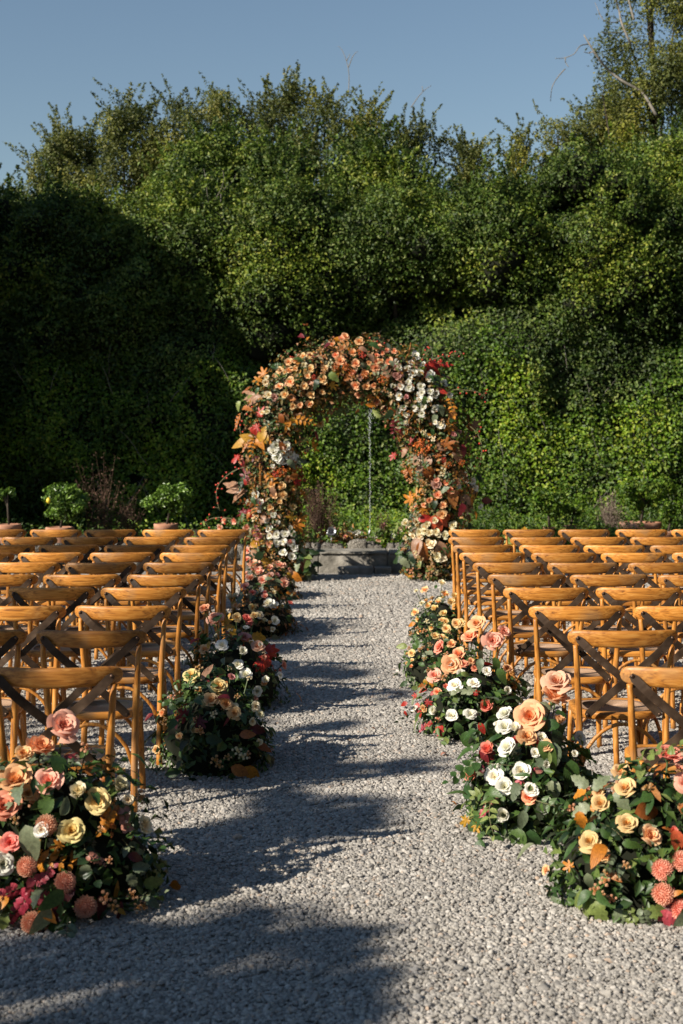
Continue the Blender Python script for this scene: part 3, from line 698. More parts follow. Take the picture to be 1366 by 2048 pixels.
# fountain: basin and thin water jet
fx, fy = P(740, 900, 21.0).x, 21.0
f_ = empty('fountain', (fx, fy, .2), 'thin upright fountain jet of water seen through the arch', 'fountain')
link('basin', MB().lathe([(.02, .0), (.55, .0), (.62, .06), (.62, .2), (.54, .2), (.5, .1), (.02, .09)], 28).mesh('basin', M['slab']), f_)
link('nozzle', MB().lathe([(.03, .09), (.03, .2), (.018, .24), (.012, .26)], 10).mesh('nozzle', M['lampbody']), f_)
mb = MB(); z = .24; ztop = P(740, 812, fy).z - .2
def ico(c, r, stretch=1.0):
    t_ = (1 + 5 ** .5) / 2; vv = [(-1, t_, 0), (1, t_, 0), (-1, -t_, 0), (1, -t_, 0), (0, -1, t_), (0, 1, t_), (0, -1, -t_), (0, 1, -t_), (t_, 0, -1), (t_, 0, 1), (-t_, 0, -1), (-t_, 0, 1)]
    ff = [(0, 11, 5), (0, 5, 1), (0, 1, 7), (0, 7, 10), (0, 10, 11), (1, 5, 9), (5, 11, 4), (11, 10, 2), (10, 7, 6), (7, 1, 8), (3, 9, 4), (3, 4, 2), (3, 2, 6), (3, 6, 8), (3, 8, 9), (4, 9, 5), (2, 4, 11), (6, 2, 10), (8, 6, 7), (9, 8, 1)]
    k_ = r / 1.9; return [(c[0] + a * k_, c[1] + b_ * k_, c[2] + e * k_ * stretch) for a, b_, e in vv], ff
while z < ztop:
    t_ = (z - .24) / (ztop - .24); s = .003 + .016 * t_ ** 3
    mb.add(*ico((random.gauss(0, s), random.gauss(0, s), z), random.uniform(.004, .0085), random.uniform(1.2, 2.6)))
    if random.random() < .35: mb.add(*ico((random.gauss(0, s * 2.2 + .01), random.gauss(0, s * 2), z), random.uniform(.003, .006), 1.3))
    z += random.uniform(.01, .022) * (1 if t_ < .8 else .6)
tag(link('water_jet', mb.mesh('water_jet', M['water']), f_), kind='stuff')

# spotlight on the kerb
sp_ = empty('spotlight', P(663, 1082, 20.0), 'small round grey garden spotlight on the kerb inside the arch', 'spotlight')
mb = MB(); mb.lathe([(.015, -.08), (.035, -.075), (.052, -.03), (.06, .04), (.055, .04), (.05, .025)], 20)
q_ = Vector((.1, -1, .35)).to_track_quat('Z', 'Y')
link('housing', mb.mesh('housing', M['lampbody']), sp_, (0, 0, .13), q_)
link('lens', MB().lathe([(.05, .018), (.035, .027), (.001, .03)], 20).mesh('lens', M['lens']), sp_, (0, 0, .13), q_)
link('mounting_stake', MB().tube([(0, 0, -.3), (0, .01, 0), (0, .02, .1)], .012, 6).mesh('stake', M['lampbody']), sp_)
link('bracket', MB().tube([(-.064, 0, .13), (-.06, 0, .08), (0, 0, .05), (.06, 0, .08), (.064, 0, .13)], .007, 5).mesh('bracket', M['lampbody']), sp_)

# potted plants
def pot(parent, rx, h, z0=0.0):
    mb = MB(); mb.lathe([(rx * .62, 0), (rx * .7, .02), (rx * .9, h * .72), (rx * .92, h * .78), (rx * 1.02, h * .8), (rx * 1.04, h * .97), (rx * .98, h), (rx * .88, h), (rx * .86, h * .86)], 28)
    link('pot', mb.mesh('pot', M['terra']), parent, (0, 0, z0))
    link('soil', MB().lathe([(.01, h * .88), (rx * .87, h * .87)], 20).mesh('pot_soil', M['soil']), parent, (0, 0, z0))
def potted(px, py_rim, y, rx, ph, crown, label, fruit=0, mat='citrus', cat='potted shrub', stem=.1, dens=260, nb=26):
    b0 = P(px, py_rim, y); zr = b0.z; z0 = max(0.0, zr - ph)
    t = empty('potted_shrub', (b0.x, y, z0), label, cat, 'terracotta pots with shrubs along the bed')
    pot(t, rx, zr - z0)
    cx_, cw, ct, cb = crown; cw *= 1.18; ct -= 8     # centre px, half width px, top py, bottom py
    zt, zb = P(0, ct, y).z - z0, P(0, cb, y).z - z0; xo = (cx_ - px) / F * y; rw = cw / F * y; rh = (zt - zb) / 2; zc = (zt + zb) / 2
    bl = []
    for i in range(nb):
        d = unit(rng.normal(size=(1, 3)))[0]; r = min(rw, rh) * random.uniform(.22, .42)
        q3 = random.uniform(.4, 1); bl.append((np.array([xo + d[0] * (rw - r) * q3, d[1] * (rw - r) * .8 * q3, zc + d[2] * (rh - r) * q3]), r))
    pts, nr = blob_cloud(bl, dens * 4.2, .35)
    tag(link('foliage', leaf_cloud('foliage', pts, nr, .062, M[mat], .55), t), kind='stuff')
    mb = MB(); zb0 = (zr - z0) * .86
    mb.tube([(0, 0, zb0), (xo * .5, 0, (zb0 + zc) / 2), (xo, 0, zc)], [.02, .017, .01], 6)
    for i in range(5): c = Vector(bl[i][0]); mb.tube([(xo * .8, 0, zb0 + (zc - zb0) * .6), (c + Vector((xo, 0, zc))) / 2, c], [.01, .008, .004], 5)
    link('stem', mb.mesh('stem', M['bark']), t)
    for (fx_, fy_) in (fruit or []):
        c = P(fx_, fy_, y - rw * .75) - Vector(t.location)
        link('lemon', MB().lathe([(.002, -.045), (.012, -.04), (.03, -.02), (.034, 0), (.03, .02), (.012, .04), (.002, .046)], 12).mesh('lemon', M['l_lemon']), t, c)
M['l_lemon'] = leafmat('lemon_skin', [(.7, .5, .04), (.75, .58, .06)], .4, 0, False)
potted(18, 1048, 20.3, .17, .4, (14, 22, 975, 1012), 'small standard lemon tree in a clay pot at the left edge', None, nb=8)
potted(120, 1054, 20.4, .2, .42, (130, 58, 966, 1050), 'round lemon shrub carrying one yellow lemon, second pot from left', [(97, 1001)])
potted(332, 1047, 20.4, .17, .4, (345, 58, 966, 1042), 'round leafy citrus shrub in a clay pot left of the arch')
potted(1281, 1044, 20.4, .29, .42, (1290, 62, 950, 1036), 'wide terracotta pot with a spreading green shrub at right', None, 'hedge', nb=20)
potted(1099, 1054, 20.4, .09, .3, (1096, 40, 975, 1045), 'small clay pot with a bushy green plant right of the arch', None, 'hedge', nb=12)
potted(1141, 1051, 20.9, .1, .3, (1150, 38, 985, 1043), 'small clay pot beside its twin, right of the arch', None, 'hedge', nb=12)
potted(1336, 1062, 20.2, .13, .3, (1345, 30, 1000, 1056), 'low clay pot half hidden beside the wide pot at right', None, 'hedge', nb=8)

def drystalks(px0, px1, py_t, y, mat, lab, n=60, gr=None, leafy=500, width=.3, loose=1.0):
    t = empty('dry_shrub', (P((px0 + px1) / 2, 0, y).x, y, .22), lab, 'dry shrub', gr); mb = MB(); zt = P(0, py_t, y).z - .22; hw_ = (px1 - px0) / 2 / F * y
    P_ = []
    for i in range(n):
        x0 = random.gauss(0, hw_ * .35); y0 = random.gauss(0, hw_ * .35); hh = zt * random.uniform(.6, 1.0) * (1 - .35 * min(1, abs(x0) / hw_))
        dx, dy = random.gauss(0, hw_ * .4) * loose, random.gauss(0, hw_ * .3)
        pth = [Vector((x0, y0, 0)), Vector((x0 + dx * .3, y0 + dy * .3, hh * .5)), Vector((x0 + dx, y0 + dy, hh))]
        mb.tube(pth, [.0035, .003, .0015], 3, cap=False)
        for q in range(leafy // n):
            u = random.uniform(.15, 1); p = pth[0].lerp(pth[1], u * 2) if u < .5 else pth[1].lerp(pth[2], u * 2 - 1)
            P_.append(p + rvec(.03))
    link('stalk', tag(link('stalk', mb.mesh('stalk', mat), t), kind='stuff').data, t) if False else tag(link('stalk', mb.mesh('stalk', mat), t), kind='stuff')
    P_ = np.array(P_); tag(link('foliage', leaf_cloud('dry_leaves', P_, rng.normal(size=(len(P_), 3)) + np.array([0, -.4, .2]), .035, mat, .4), t), kind='stuff')
GD = None
drystalks(598, 682, 958, 20.3, M['dry'], 'brown dried feathery shrub inside the left leg of the arch', 110, GD, 2600)
drystalks(165, 245, 885, 20.8, M['dry'], 'tall wispy dried brown plant between the two round citrus pots', 26, GD, 1100, loose=1.3)
drystalks(225, 290, 985, 20.9, M['dry'], 'low dried brown plant left of the leafy citrus pot', 50, GD, 600, loose=1.2)
drystalks(745, 790, 1020, 20.2, M['dry'], 'small dried plant at the foot of the fountain jet', 30, GD, 300)
drystalks(1190, 1252, 980, 20.9, M['drypink'], 'pale pinkish dry grass clump left of the wide terracotta pot', 90, GD, 1600)
drystalks(905, 945, 1000, 20.6, M['drypink'], 'pale dry plant just right of the arch foot', 40, GD, 400)

# ------------------------------------------------------------------ chairs
def chair_meshes():
    me = {}
    # top rail: swept rounded bar, bowed towards the back
    mb = MB(); rings = []; W2 = .262; n = 30
    for i in range(n + 1):
        u = -1 + 2 * i / n; u = math.copysign(1 - (1 - abs(u)) ** 1.5, u) if u else 0; x = W2 * u
        y = -.072 + .074 * u * u
        e = max(0.0, 1 - abs(u) ** 14) ** .5
        hh = (.0415 - .004 * abs(u)) * max(e, .02); th = .0125 * max(e, .1); zc = .822 + .004 * u * u
        ring = []
        for k in range(12):
            a = 2 * math.pi * k / 12; c, s = math.cos(a), math.sin(a)
            yy = math.copysign(abs(c) ** .7, c) * th; zz = math.copysign(abs(s) ** .75, s) * hh
            nx_ = -2 * .085 * u / W2 * .3
            ring.append((x, y + yy - .08 * zz, zc + zz))
        rings.append(ring)
    mb.loft(rings); me['top_rail'] = mb.mesh('top_rail', M['rail'])
    for s in (-1, 1):
        pth = smooth_path([(s * .205, -.035, 0), (s * .203, -.01, .2), (s * .205, .012, .45), (s * .214, .0, .6), (s * .222, -.02, .72), (s * .226, -.012, .79)], 4)
        me['rear_leg', s] = MB().tube(pth, [.0165 if p.z < .5 else .0165 - .004 * (p.z - .5) / .3 for p in pth], 10).mesh('rear_leg', M['leg'])
        pth = smooth_path([(s * .185, .43, 0), (s * .178, .415, .2), (s * .17, .4, .435)], 3)
        me['front_leg', s] = MB().tube(pth, .0155, 10).mesh('front_leg', M['leg'])
        # cross strap: from the rail end down to the far side of the seat
        pth = smooth_path([(s * .226, -.046, .83), (s * .15, -.066, .755), (0, -.05 - .006 * s, .625), (-s * .12, -.022, .51), (-s * .175, -.008, .455)], 5)
        rings = []
        for i, p in enumerate(pth):
            t = (pth[min(i + 1, len(pth) - 1)] - pth[max(i - 1, 0)]); t.y = 0; t.normalize(); w = Vector((t.z, 0, -t.x))
            e = .018 * (.55 if i in (0, len(pth) - 1) else 1)
            d = Vector((0, .003, 0)); rings.append([p + w * e - d, p + w * e + d, p - w * e + d, p - w * e - d])
        me['cross_strap', s] = MB().loft(rings).mesh('cross_strap', M['strap'], False)
    r = .0085; me['rivet'] = MB().loft([[(r * k * math.cos(a), -r * q, r * k * math.sin(a)) for a in [2 * math.pi * j / 8 for j in range(8)]] for k, q in ((1, 0), (.8, .45), (.35, .7))]).mesh('rivet', M['rivet'])
    # seat
    def outline(k, z):
        pts = []
        for i in range(32):
            a = 2 * math.pi * i / 32; c, s = math.cos(a), math.sin(a)
            x = math.copysign(abs(c) ** .62, c) * .212; y = math.copysign(abs(s) ** .62, s) * .208
            x *= .93 + .07 * (s + 1) / 2 + .0; pts.append((x * k, .215 + y * k, z))
        return pts
    mb = MB(); mb.loft([outline(.8, .43), outline(.97, .43), outline(1.0, .438), outline(1.0, .458), outline(.985, .466), outline(.83, .467), outline(.82, .462)], cap=False)
    me['seat_frame'] = mb.mesh('seat_frame', M['rail'])
    mb = MB(); mb.loft([outline(.82, .4615), outline(.78, .4625), outline(.4, .458), outline(.05, .456)]); me['seat'] = mb.mesh('seat', M['weave'])
    def bow(a, b_, zlo, ztop):
        a, b_ = Vector(a), Vector(b_); pts = []
        for i in range(13):
            t = i / 12; p = a.lerp(b_, t); p.z = zlo + (ztop - zlo) * (math.sin(math.pi * t) ** .55); pts.append(p)
        return MB().tube(pts, .0095, 7).mesh('bow_brace', M['leg'])
    me['bow_brace', 0] = bow((-.2, .0, 0), (.2, .0, 0), .2, .415); me['bow_brace', 1] = bow((-.18, .4, 0), (.18, .4, 0), .2, .415)
    me['bow_brace', 2] = bow((-.2, .005, 0), (-.178, .41, 0), .2, .415); me['bow_brace', 3] = bow((.2, .005, 0), (.178, .41, 0), .2, .415)
    return me
CM = chair_meshes()
def chair(loc, rz, label, group):
    t = empty('cross_back_chair', loc, label, 'chair', group, rz)
    for k, me in CM.items():
        if k != 'rivet': link(k[0] if isinstance(k, tuple) else k, me, t)
    for c in ((-.222, -.052, .826), (.222, -.052, .826), (0, -.062, .625), (-.17, -.014, .462), (.17, -.014, .462)): link('rivet', CM['rivet'], t, c)
    t.rotation_euler = (random.gauss(0, .004), random.gauss(0, .004), rz)
    return t
ordn = ['nearest', 'second', 'third', 'fourth', 'fifth', 'sixth', 'seventh', 'eighth', 'ninth', 'farthest']
pos = ['on the aisle', 'second from the aisle', 'third from the aisle', 'fourth from the aisle', 'fifth from the aisle', 'sixth from the aisle']
ry = [1335, 1260, 1211, 1174, 1148, 1124, 1104, 1089, 1073, 1058]
Lx = [239, 290, 338, 371, 408, 426, 448, 460, 479, 498]; Rx = [1249, 1140, 1062, 1007, 976, 947, 920, 906, 898, 898]
for side, edge in ((-1, Lx), (1, Rx)):
    for k in range(10):
        y = (H - .87) * F / (ry[k] - HOR) + .02
        inner = (edge[k] - CX) / F * y
        for j in range(7):
            x = inner + side * (.262 + .565 * j) + random.gauss(0, .008) * (j > 0)
            if abs(x) - .27 > .2402 * (y + .45) + .02: break
            yy = y + random.gauss(0, .012) * (j > 0)
            w = 'left' if side < 0 else 'right'
            lab = 'honey wood cross-back chair %s of the aisle, %s row, %s' % (w, ordn[k], pos[min(j, 5)])
            chair((x, yy + .075, 0), random.gauss(0, .025) + (-.02 * side), lab, 'cross-back chairs in rows %s of the aisle' % w)

# ------------------------------------------------------------------ flower and leaf meshes
def rose_mesh(name, mat, npet=22, gu=5, gv=4, openness=1.0, seed=0):
    rr = random.Random(seed); mb = MB()
    for i in range(npet):
        t = i / (npet - 1); a = i * 2.399 + rr.uniform(-.2, .2); w = (1.25 - .35 * t) * rr.uniform(.9, 1.1)
        r0 = .06 + .5 * t ** .85; Ht = (.62 + .35 * math.sin(t * 2.2)) * rr.uniform(.92, 1.08); lean = openness * (.1 + .55 * t ** 1.6); curl = .16 * t * openness * rr.uniform(.5, 1.5)
        v = []
        for jv in range(gv):
            q = jv / (gv - 1)
            for ju in range(gu):
                u = -1 + 2 * ju / (gu - 1); ed = 1 - .35 * q * q * u * u
                rad = r0 * (.3 + .7 * q ** .6) + lean * q * q * .75 + (curl if jv == gv - 1 else 0)
                rad *= 1 - .1 * u * u * q
                z = -.55 + Ht * q * ed * (1.25 - .45 * t * openness) - (curl * .9 if jv == gv - 1 else 0) + rr.uniform(-.02, .02)
                an = a + u * w * (.35 + .65 * math.sin(min(1, q * 1.15) * math.pi / 2)) * (1 - .3 * t)
                v.append((rad * math.cos(an), rad * math.sin(an), z))
        f = [(jv * gu + ju, jv * gu + ju + 1, (jv + 1) * gu + ju + 1, (jv + 1) * gu + ju) for jv in range(gv - 1) for ju in range(gu - 1)]
        mb.add(v, f, 0)
    mb.lathe([(.03, -.95), (.12, -.8), (.2, -.62), (.16, -.5)], 6, 1)
    for i in range(5):
        a = i * 1.257; c, s = math.cos(a), math.sin(a)
        mb.add([(c * .15 - s * .09, s * .15 + c * .09, -.58), (c * .15 + s * .09, s * .15 - c * .09, -.58), (c * .5, s * .5, -.62 + .1 * rr.random())], [(0, 1, 2)], 1)
    return mb.mesh(name, [mat, M['calyx']])
def dahlia_mesh(name, mat, n=85, seed=0):
    rr = random.Random(seed); mb = MB()
    for i in range(n):
        t = (i + .5) / n; ph = math.acos(1 - 1.55 * t); a = i * 2.39996
        d = Vector((math.sin(ph) * math.cos(a), math.sin(ph) * math.sin(a), math.cos(ph) * .72)).normalized()
        s = Vector((-math.sin(a), math.cos(a), 0)); up = Vector((0, 0, 1)) - d * d.z
        up = (up.normalized() if up.length > .1 else d.orthogonal()) 
        wd = .045 + .105 * t ** .6; ln = (.16 + .4 * t ** .5) * rr.uniform(.9, 1.1); r0 = .42
        b0 = d * r0; m_ = d * (r0 + ln * .7); tp = d * (r0 + ln) + up * ln * .28
        mb.add([b0 - s * wd * .5, b0 + s * wd * .5, m_ + s * wd + up * wd * .9, tp, m_ - s * wd + up * wd * .9, m_ - up * wd * .25], [(0, 5, 4), (0, 1, 5), (1, 2, 5), (2, 3, 5), (3, 4, 5)], 0)
    mb.lathe([(.05, -.5), (.3, -.3), (.43, .1), (.34, .3), (.1, .4)], 10, 0)
    return mb.mesh(name, [mat, M['calyx']], False)
def leaf_grid(prof, nseg=6, curve=.18, fold=.12, wave=0.0, L_=1.0, seed=0):
    v = []; f = []; rr = random.Random(seed)
    for i in range(nseg + 1):
        t = i / nseg; w = prof(t); z = -curve * t * t + .04 * math.sin(t * 5)
        zz = z + fold * w * 2 + wave * rr.uniform(-1, 1)
        v += [(-w, t * L_, zz), (0, t * L_, z), (w, t * L_, z + fold * w * 2 + wave * rr.uniform(-1, 1))]
    for i in range(nseg):
        a = i * 3; f += [(a, a + 1, a + 4, a + 3), (a + 1, a + 2, a + 5, a + 4)]
    return v, f
def ovate(t): return .27 * math.sin(math.pi * min(1, t ** .75)) ** .8 + .004
def narrow(t): return .13 * math.sin(math.pi * t ** .9) ** .8 + .004
def roundl(t): return .42 * math.sin(math.pi * t ** .85) ** .6 + .004
def lobed(t): return max(.02, (.34 * math.sin(math.pi * t ** .7) ** .7) * (.62 + .38 * abs(math.sin(t * math.pi * 4.2))))
SH = {'ovate': (ovate, 7, .0), 'narrow': (narrow, 6, .0), 'round': (roundl, 7, .02), 'lobed': (lobed, 15, .015)}
_lm = {}
def leaf_me(shape, col, var=0):
    k = (shape, col, var)
    if k not in _lm:
        p, ns, wv = SH[shape]; v, f = leaf_grid(p, ns, [.12, .3, .5][var % 3], [.1, .2, .05][var % 3], wv, seed=var)
        _lm[k] = MB().add(v, f).mesh('leaf_' + shape, M['l_' + col])
    return _lm[k]
def palmate_me(col, var=0, n=5, shape='narrow', key='palm'):
    k = (key, col, var, n)
    if k not in _lm:
        mb = MB(); p, ns, wv = SH[shape]
        for i in range(n):
            a = (-1 + 2 * i / (n - 1)) * 1.25; v, f = leaf_grid(p, ns, .3, .15, wv, 1 - .3 * abs(a) / 1.25, seed=i)
            c, s = math.cos(a), math.sin(a); mb.add([(x * 1.5 * c + y * s, -x * 1.5 * s + y * c, z) for x, y, z in v], f)
        _lm[k] = mb.mesh('palmate_leaf', M['l_' + col])
    return _lm[k]
def maple_me(col, var=0):
    k = ('maple', col, var)
    if k not in _lm:
        rr = random.Random(var + 40); v = [(0, .42, .03)]; f = []; tips = [(-150, .5), (-100, .62), (-48, .9), (0, 1.15), (48, .9), (100, .62), (150, .5)]; out = []
        for i, (a, r) in enumerate(tips):
            a += rr.uniform(-6, 6); r *= rr.uniform(.88, 1.1) * .56
            for da, k_ in ((-15, .62), (-9, .85), (0, 1.0), (9, .85), (15, .62)):
                out.append((a + da, r * k_))
            if i < len(tips) - 1: out.append(((a + tips[i + 1][0]) / 2, r * .42))
        for a, r in out:
            x = math.sin(R(a)) * r; y = .42 + math.cos(R(a)) * r; v.append((x, y, .03 - .35 * x * x - .3 * (y - .4) ** 2 + .05 * math.sin(a * .12 + var)))
        v.append((0, .3, 0)); n_ = len(out)
        for i in range(1, n_): f.append((0, i + 1, i))
        f.append((0, 1, n_ + 1)); f.append((0, n_ + 1, n_))
        mb = MB(); mb.add(v, f); mb.tube([(0, .36, .02), (0, .1, 0), (.02, -.15, -.03)], .01, 3)
        _lm[k] = mb.mesh('maple_leaf', M['l_' + col])
    return _lm[k]
def spray_me(col, shape='round', pairs=6, var=0, droop=.35):
    k = ('spray', col, shape, pairs, var)
    if k not in _lm:
        rr = random.Random(var + 3); mb = MB(); p, ns, wv = SH[shape]; pth = []
        for i in range(pairs + 1): t = i / pairs; pth.append(Vector((.08 * math.sin(t * 3 + var), t, -droop * t * t)))
        mb.tube(pth, [.014 * (1 - .6 * i / pairs) for i in range(pairs + 1)], 4, 1)
        for i in range(1, pairs + 1):
            for s in ((-1, 1) if i < pairs else (0,)):
                ln = .3 * (1 - .3 * i / pairs) * rr.uniform(.85, 1.15); v, f = leaf_grid(p, 4, .2, .1, 0, 1, i)
                q = quat_dir((rr.uniform(-.4, .4), rr.uniform(-.5, .1), 1), (s * 1.0, .45 if s else 1, rr.uniform(-.3, .3)))
                mb.add([pth[i] + q @ (Vector(x_) * ln) for x_ in v], f)
        _lm[k] = mb.mesh('leaf_spray', [M['l_' + col], M['twig']])
    return _lm[k]
def plume_me(var=0, mat='plume'):
    k = ('plume', var, mat)
    if k not in _lm:
        rr = random.Random(var); mb = MB(); pth = smooth_path([(0, 0, 0), (.06 * (var - 1), .35, .0), (.05, .7, -.05), (.0, 1.0, -.04)], 4)
        mb.tube(pth, [.035 * math.sin(math.pi * (.1 + .85 * i / len(pth))) + .004 for i in range(len(pth))], 6)
        for i in range(150):
            t = rr.random(); p = pth[min(len(pth) - 1, int(t * len(pth)))]; r = .11 * math.sin(math.pi * (.12 + .85 * t)) + .008
            a = rr.uniform(0, 6.28); d = Vector((math.cos(a), .5, math.sin(a))); e = Vector((-math.sin(a), 0, math.cos(a))) * .014
            c = p + Vector((math.cos(a), 0, math.sin(a))) * r * .5
            mb.add([c - e, c + e, c + d * r * .7 + rvec(.006)], [(0, 1, 2)])
        _lm[k] = mb.mesh('plume', M[mat])
    return _lm[k]
def berry_me(mat='berry_o', n=60, r=.085, var=0):
    k = ('berry', mat, n, var)
    if k not in _lm:
        rr = random.Random(var); mb = MB()
        for i in range(n):
            d = Vector((rr.gauss(0, 1), rr.gauss(0, 1), abs(rr.gauss(0, .8)))).normalized() * rr.uniform(.5, 1)
            v, f = ico(d, r * rr.uniform(.8, 1.2)); mb.add(v, f)
            if i % 4 == 0: mb.tube([(0, 0, -.6), d], .012, 3, 1, False)
        _lm[k] = mb.mesh('berry_cluster', [M[mat], M['twig']])
    return _lm[k]
def mumcluster_me(var=0, petal='p_mum', n=7):
    k = ('mum', var, petal, n)
    if k not in _lm:
        rr = random.Random(var); mb = MB()
        for i in range(n):
            a = i * 2.4; rad = .28 * math.sqrt(i); c = Vector((rad * math.cos(a), rad * math.sin(a), .35 - .25 * rad + rr.uniform(-.12, .12))); R0 = .2 * rr.uniform(.8, 1.15)
            for j in range(26):
                t = (j + .5) / 26; ph = math.acos(1 - 1.5 * t); b_ = j * 2.4; d = Vector((math.sin(ph) * math.cos(b_), math.sin(ph) * math.sin(b_), math.cos(ph))); s = Vector((-math.sin(b_), math.cos(b_), 0))
                mb.add([c + d * R0 * .55 - s * R0 * .14, c + d * R0 * .55 + s * R0 * .14, c + d * R0 * 1.1 + s * R0 * .16 + Vector((0, 0, R0 * .1)), c + d * R0 * 1.1 - s * R0 * .16 + Vector((0, 0, R0 * .1))], [(0, 1, 2, 3)])
            v, f = ico(c, R0 * .8); mb.add(v, f)
            mb.tube([c, (c.x * .3, c.y * .3, -.5)], .025, 4, 1, False)
        _lm[k] = mb.mesh('mum_cluster', [M[petal], M['calyx']])
    return _lm[k]
ROSE, ROSEL = {}, {}
for i, k in enumerate(PET):
    ROSE[k] = [rose_mesh('rose', M['p_' + k], 24, 6, 5, o, 10 * i + j) for j, o in enumerate((1.0, .75, 1.12, .35))]
    ROSEL[k] = [rose_mesh('rose', M['p_' + k], 15, 4, 3, o, 10 * i + j) for j, o in enumerate((1.0, .7))]
DAH = [dahlia_mesh('dahlia', M['p_dahlia'], 85, s) for s in range(2)]
CAMP = Vector((0, 0, H))

def stems_mesh(segs, r=.0035):
    mb = MB()
    for a, b_ in segs:
        m_ = (a + b_) / 2 + rvec(.012); mb.tube([a, m_, b_], [r * 1.2, r, r * .9], 4, 0, False)
    return mb.mesh('stem', M['calyx'])

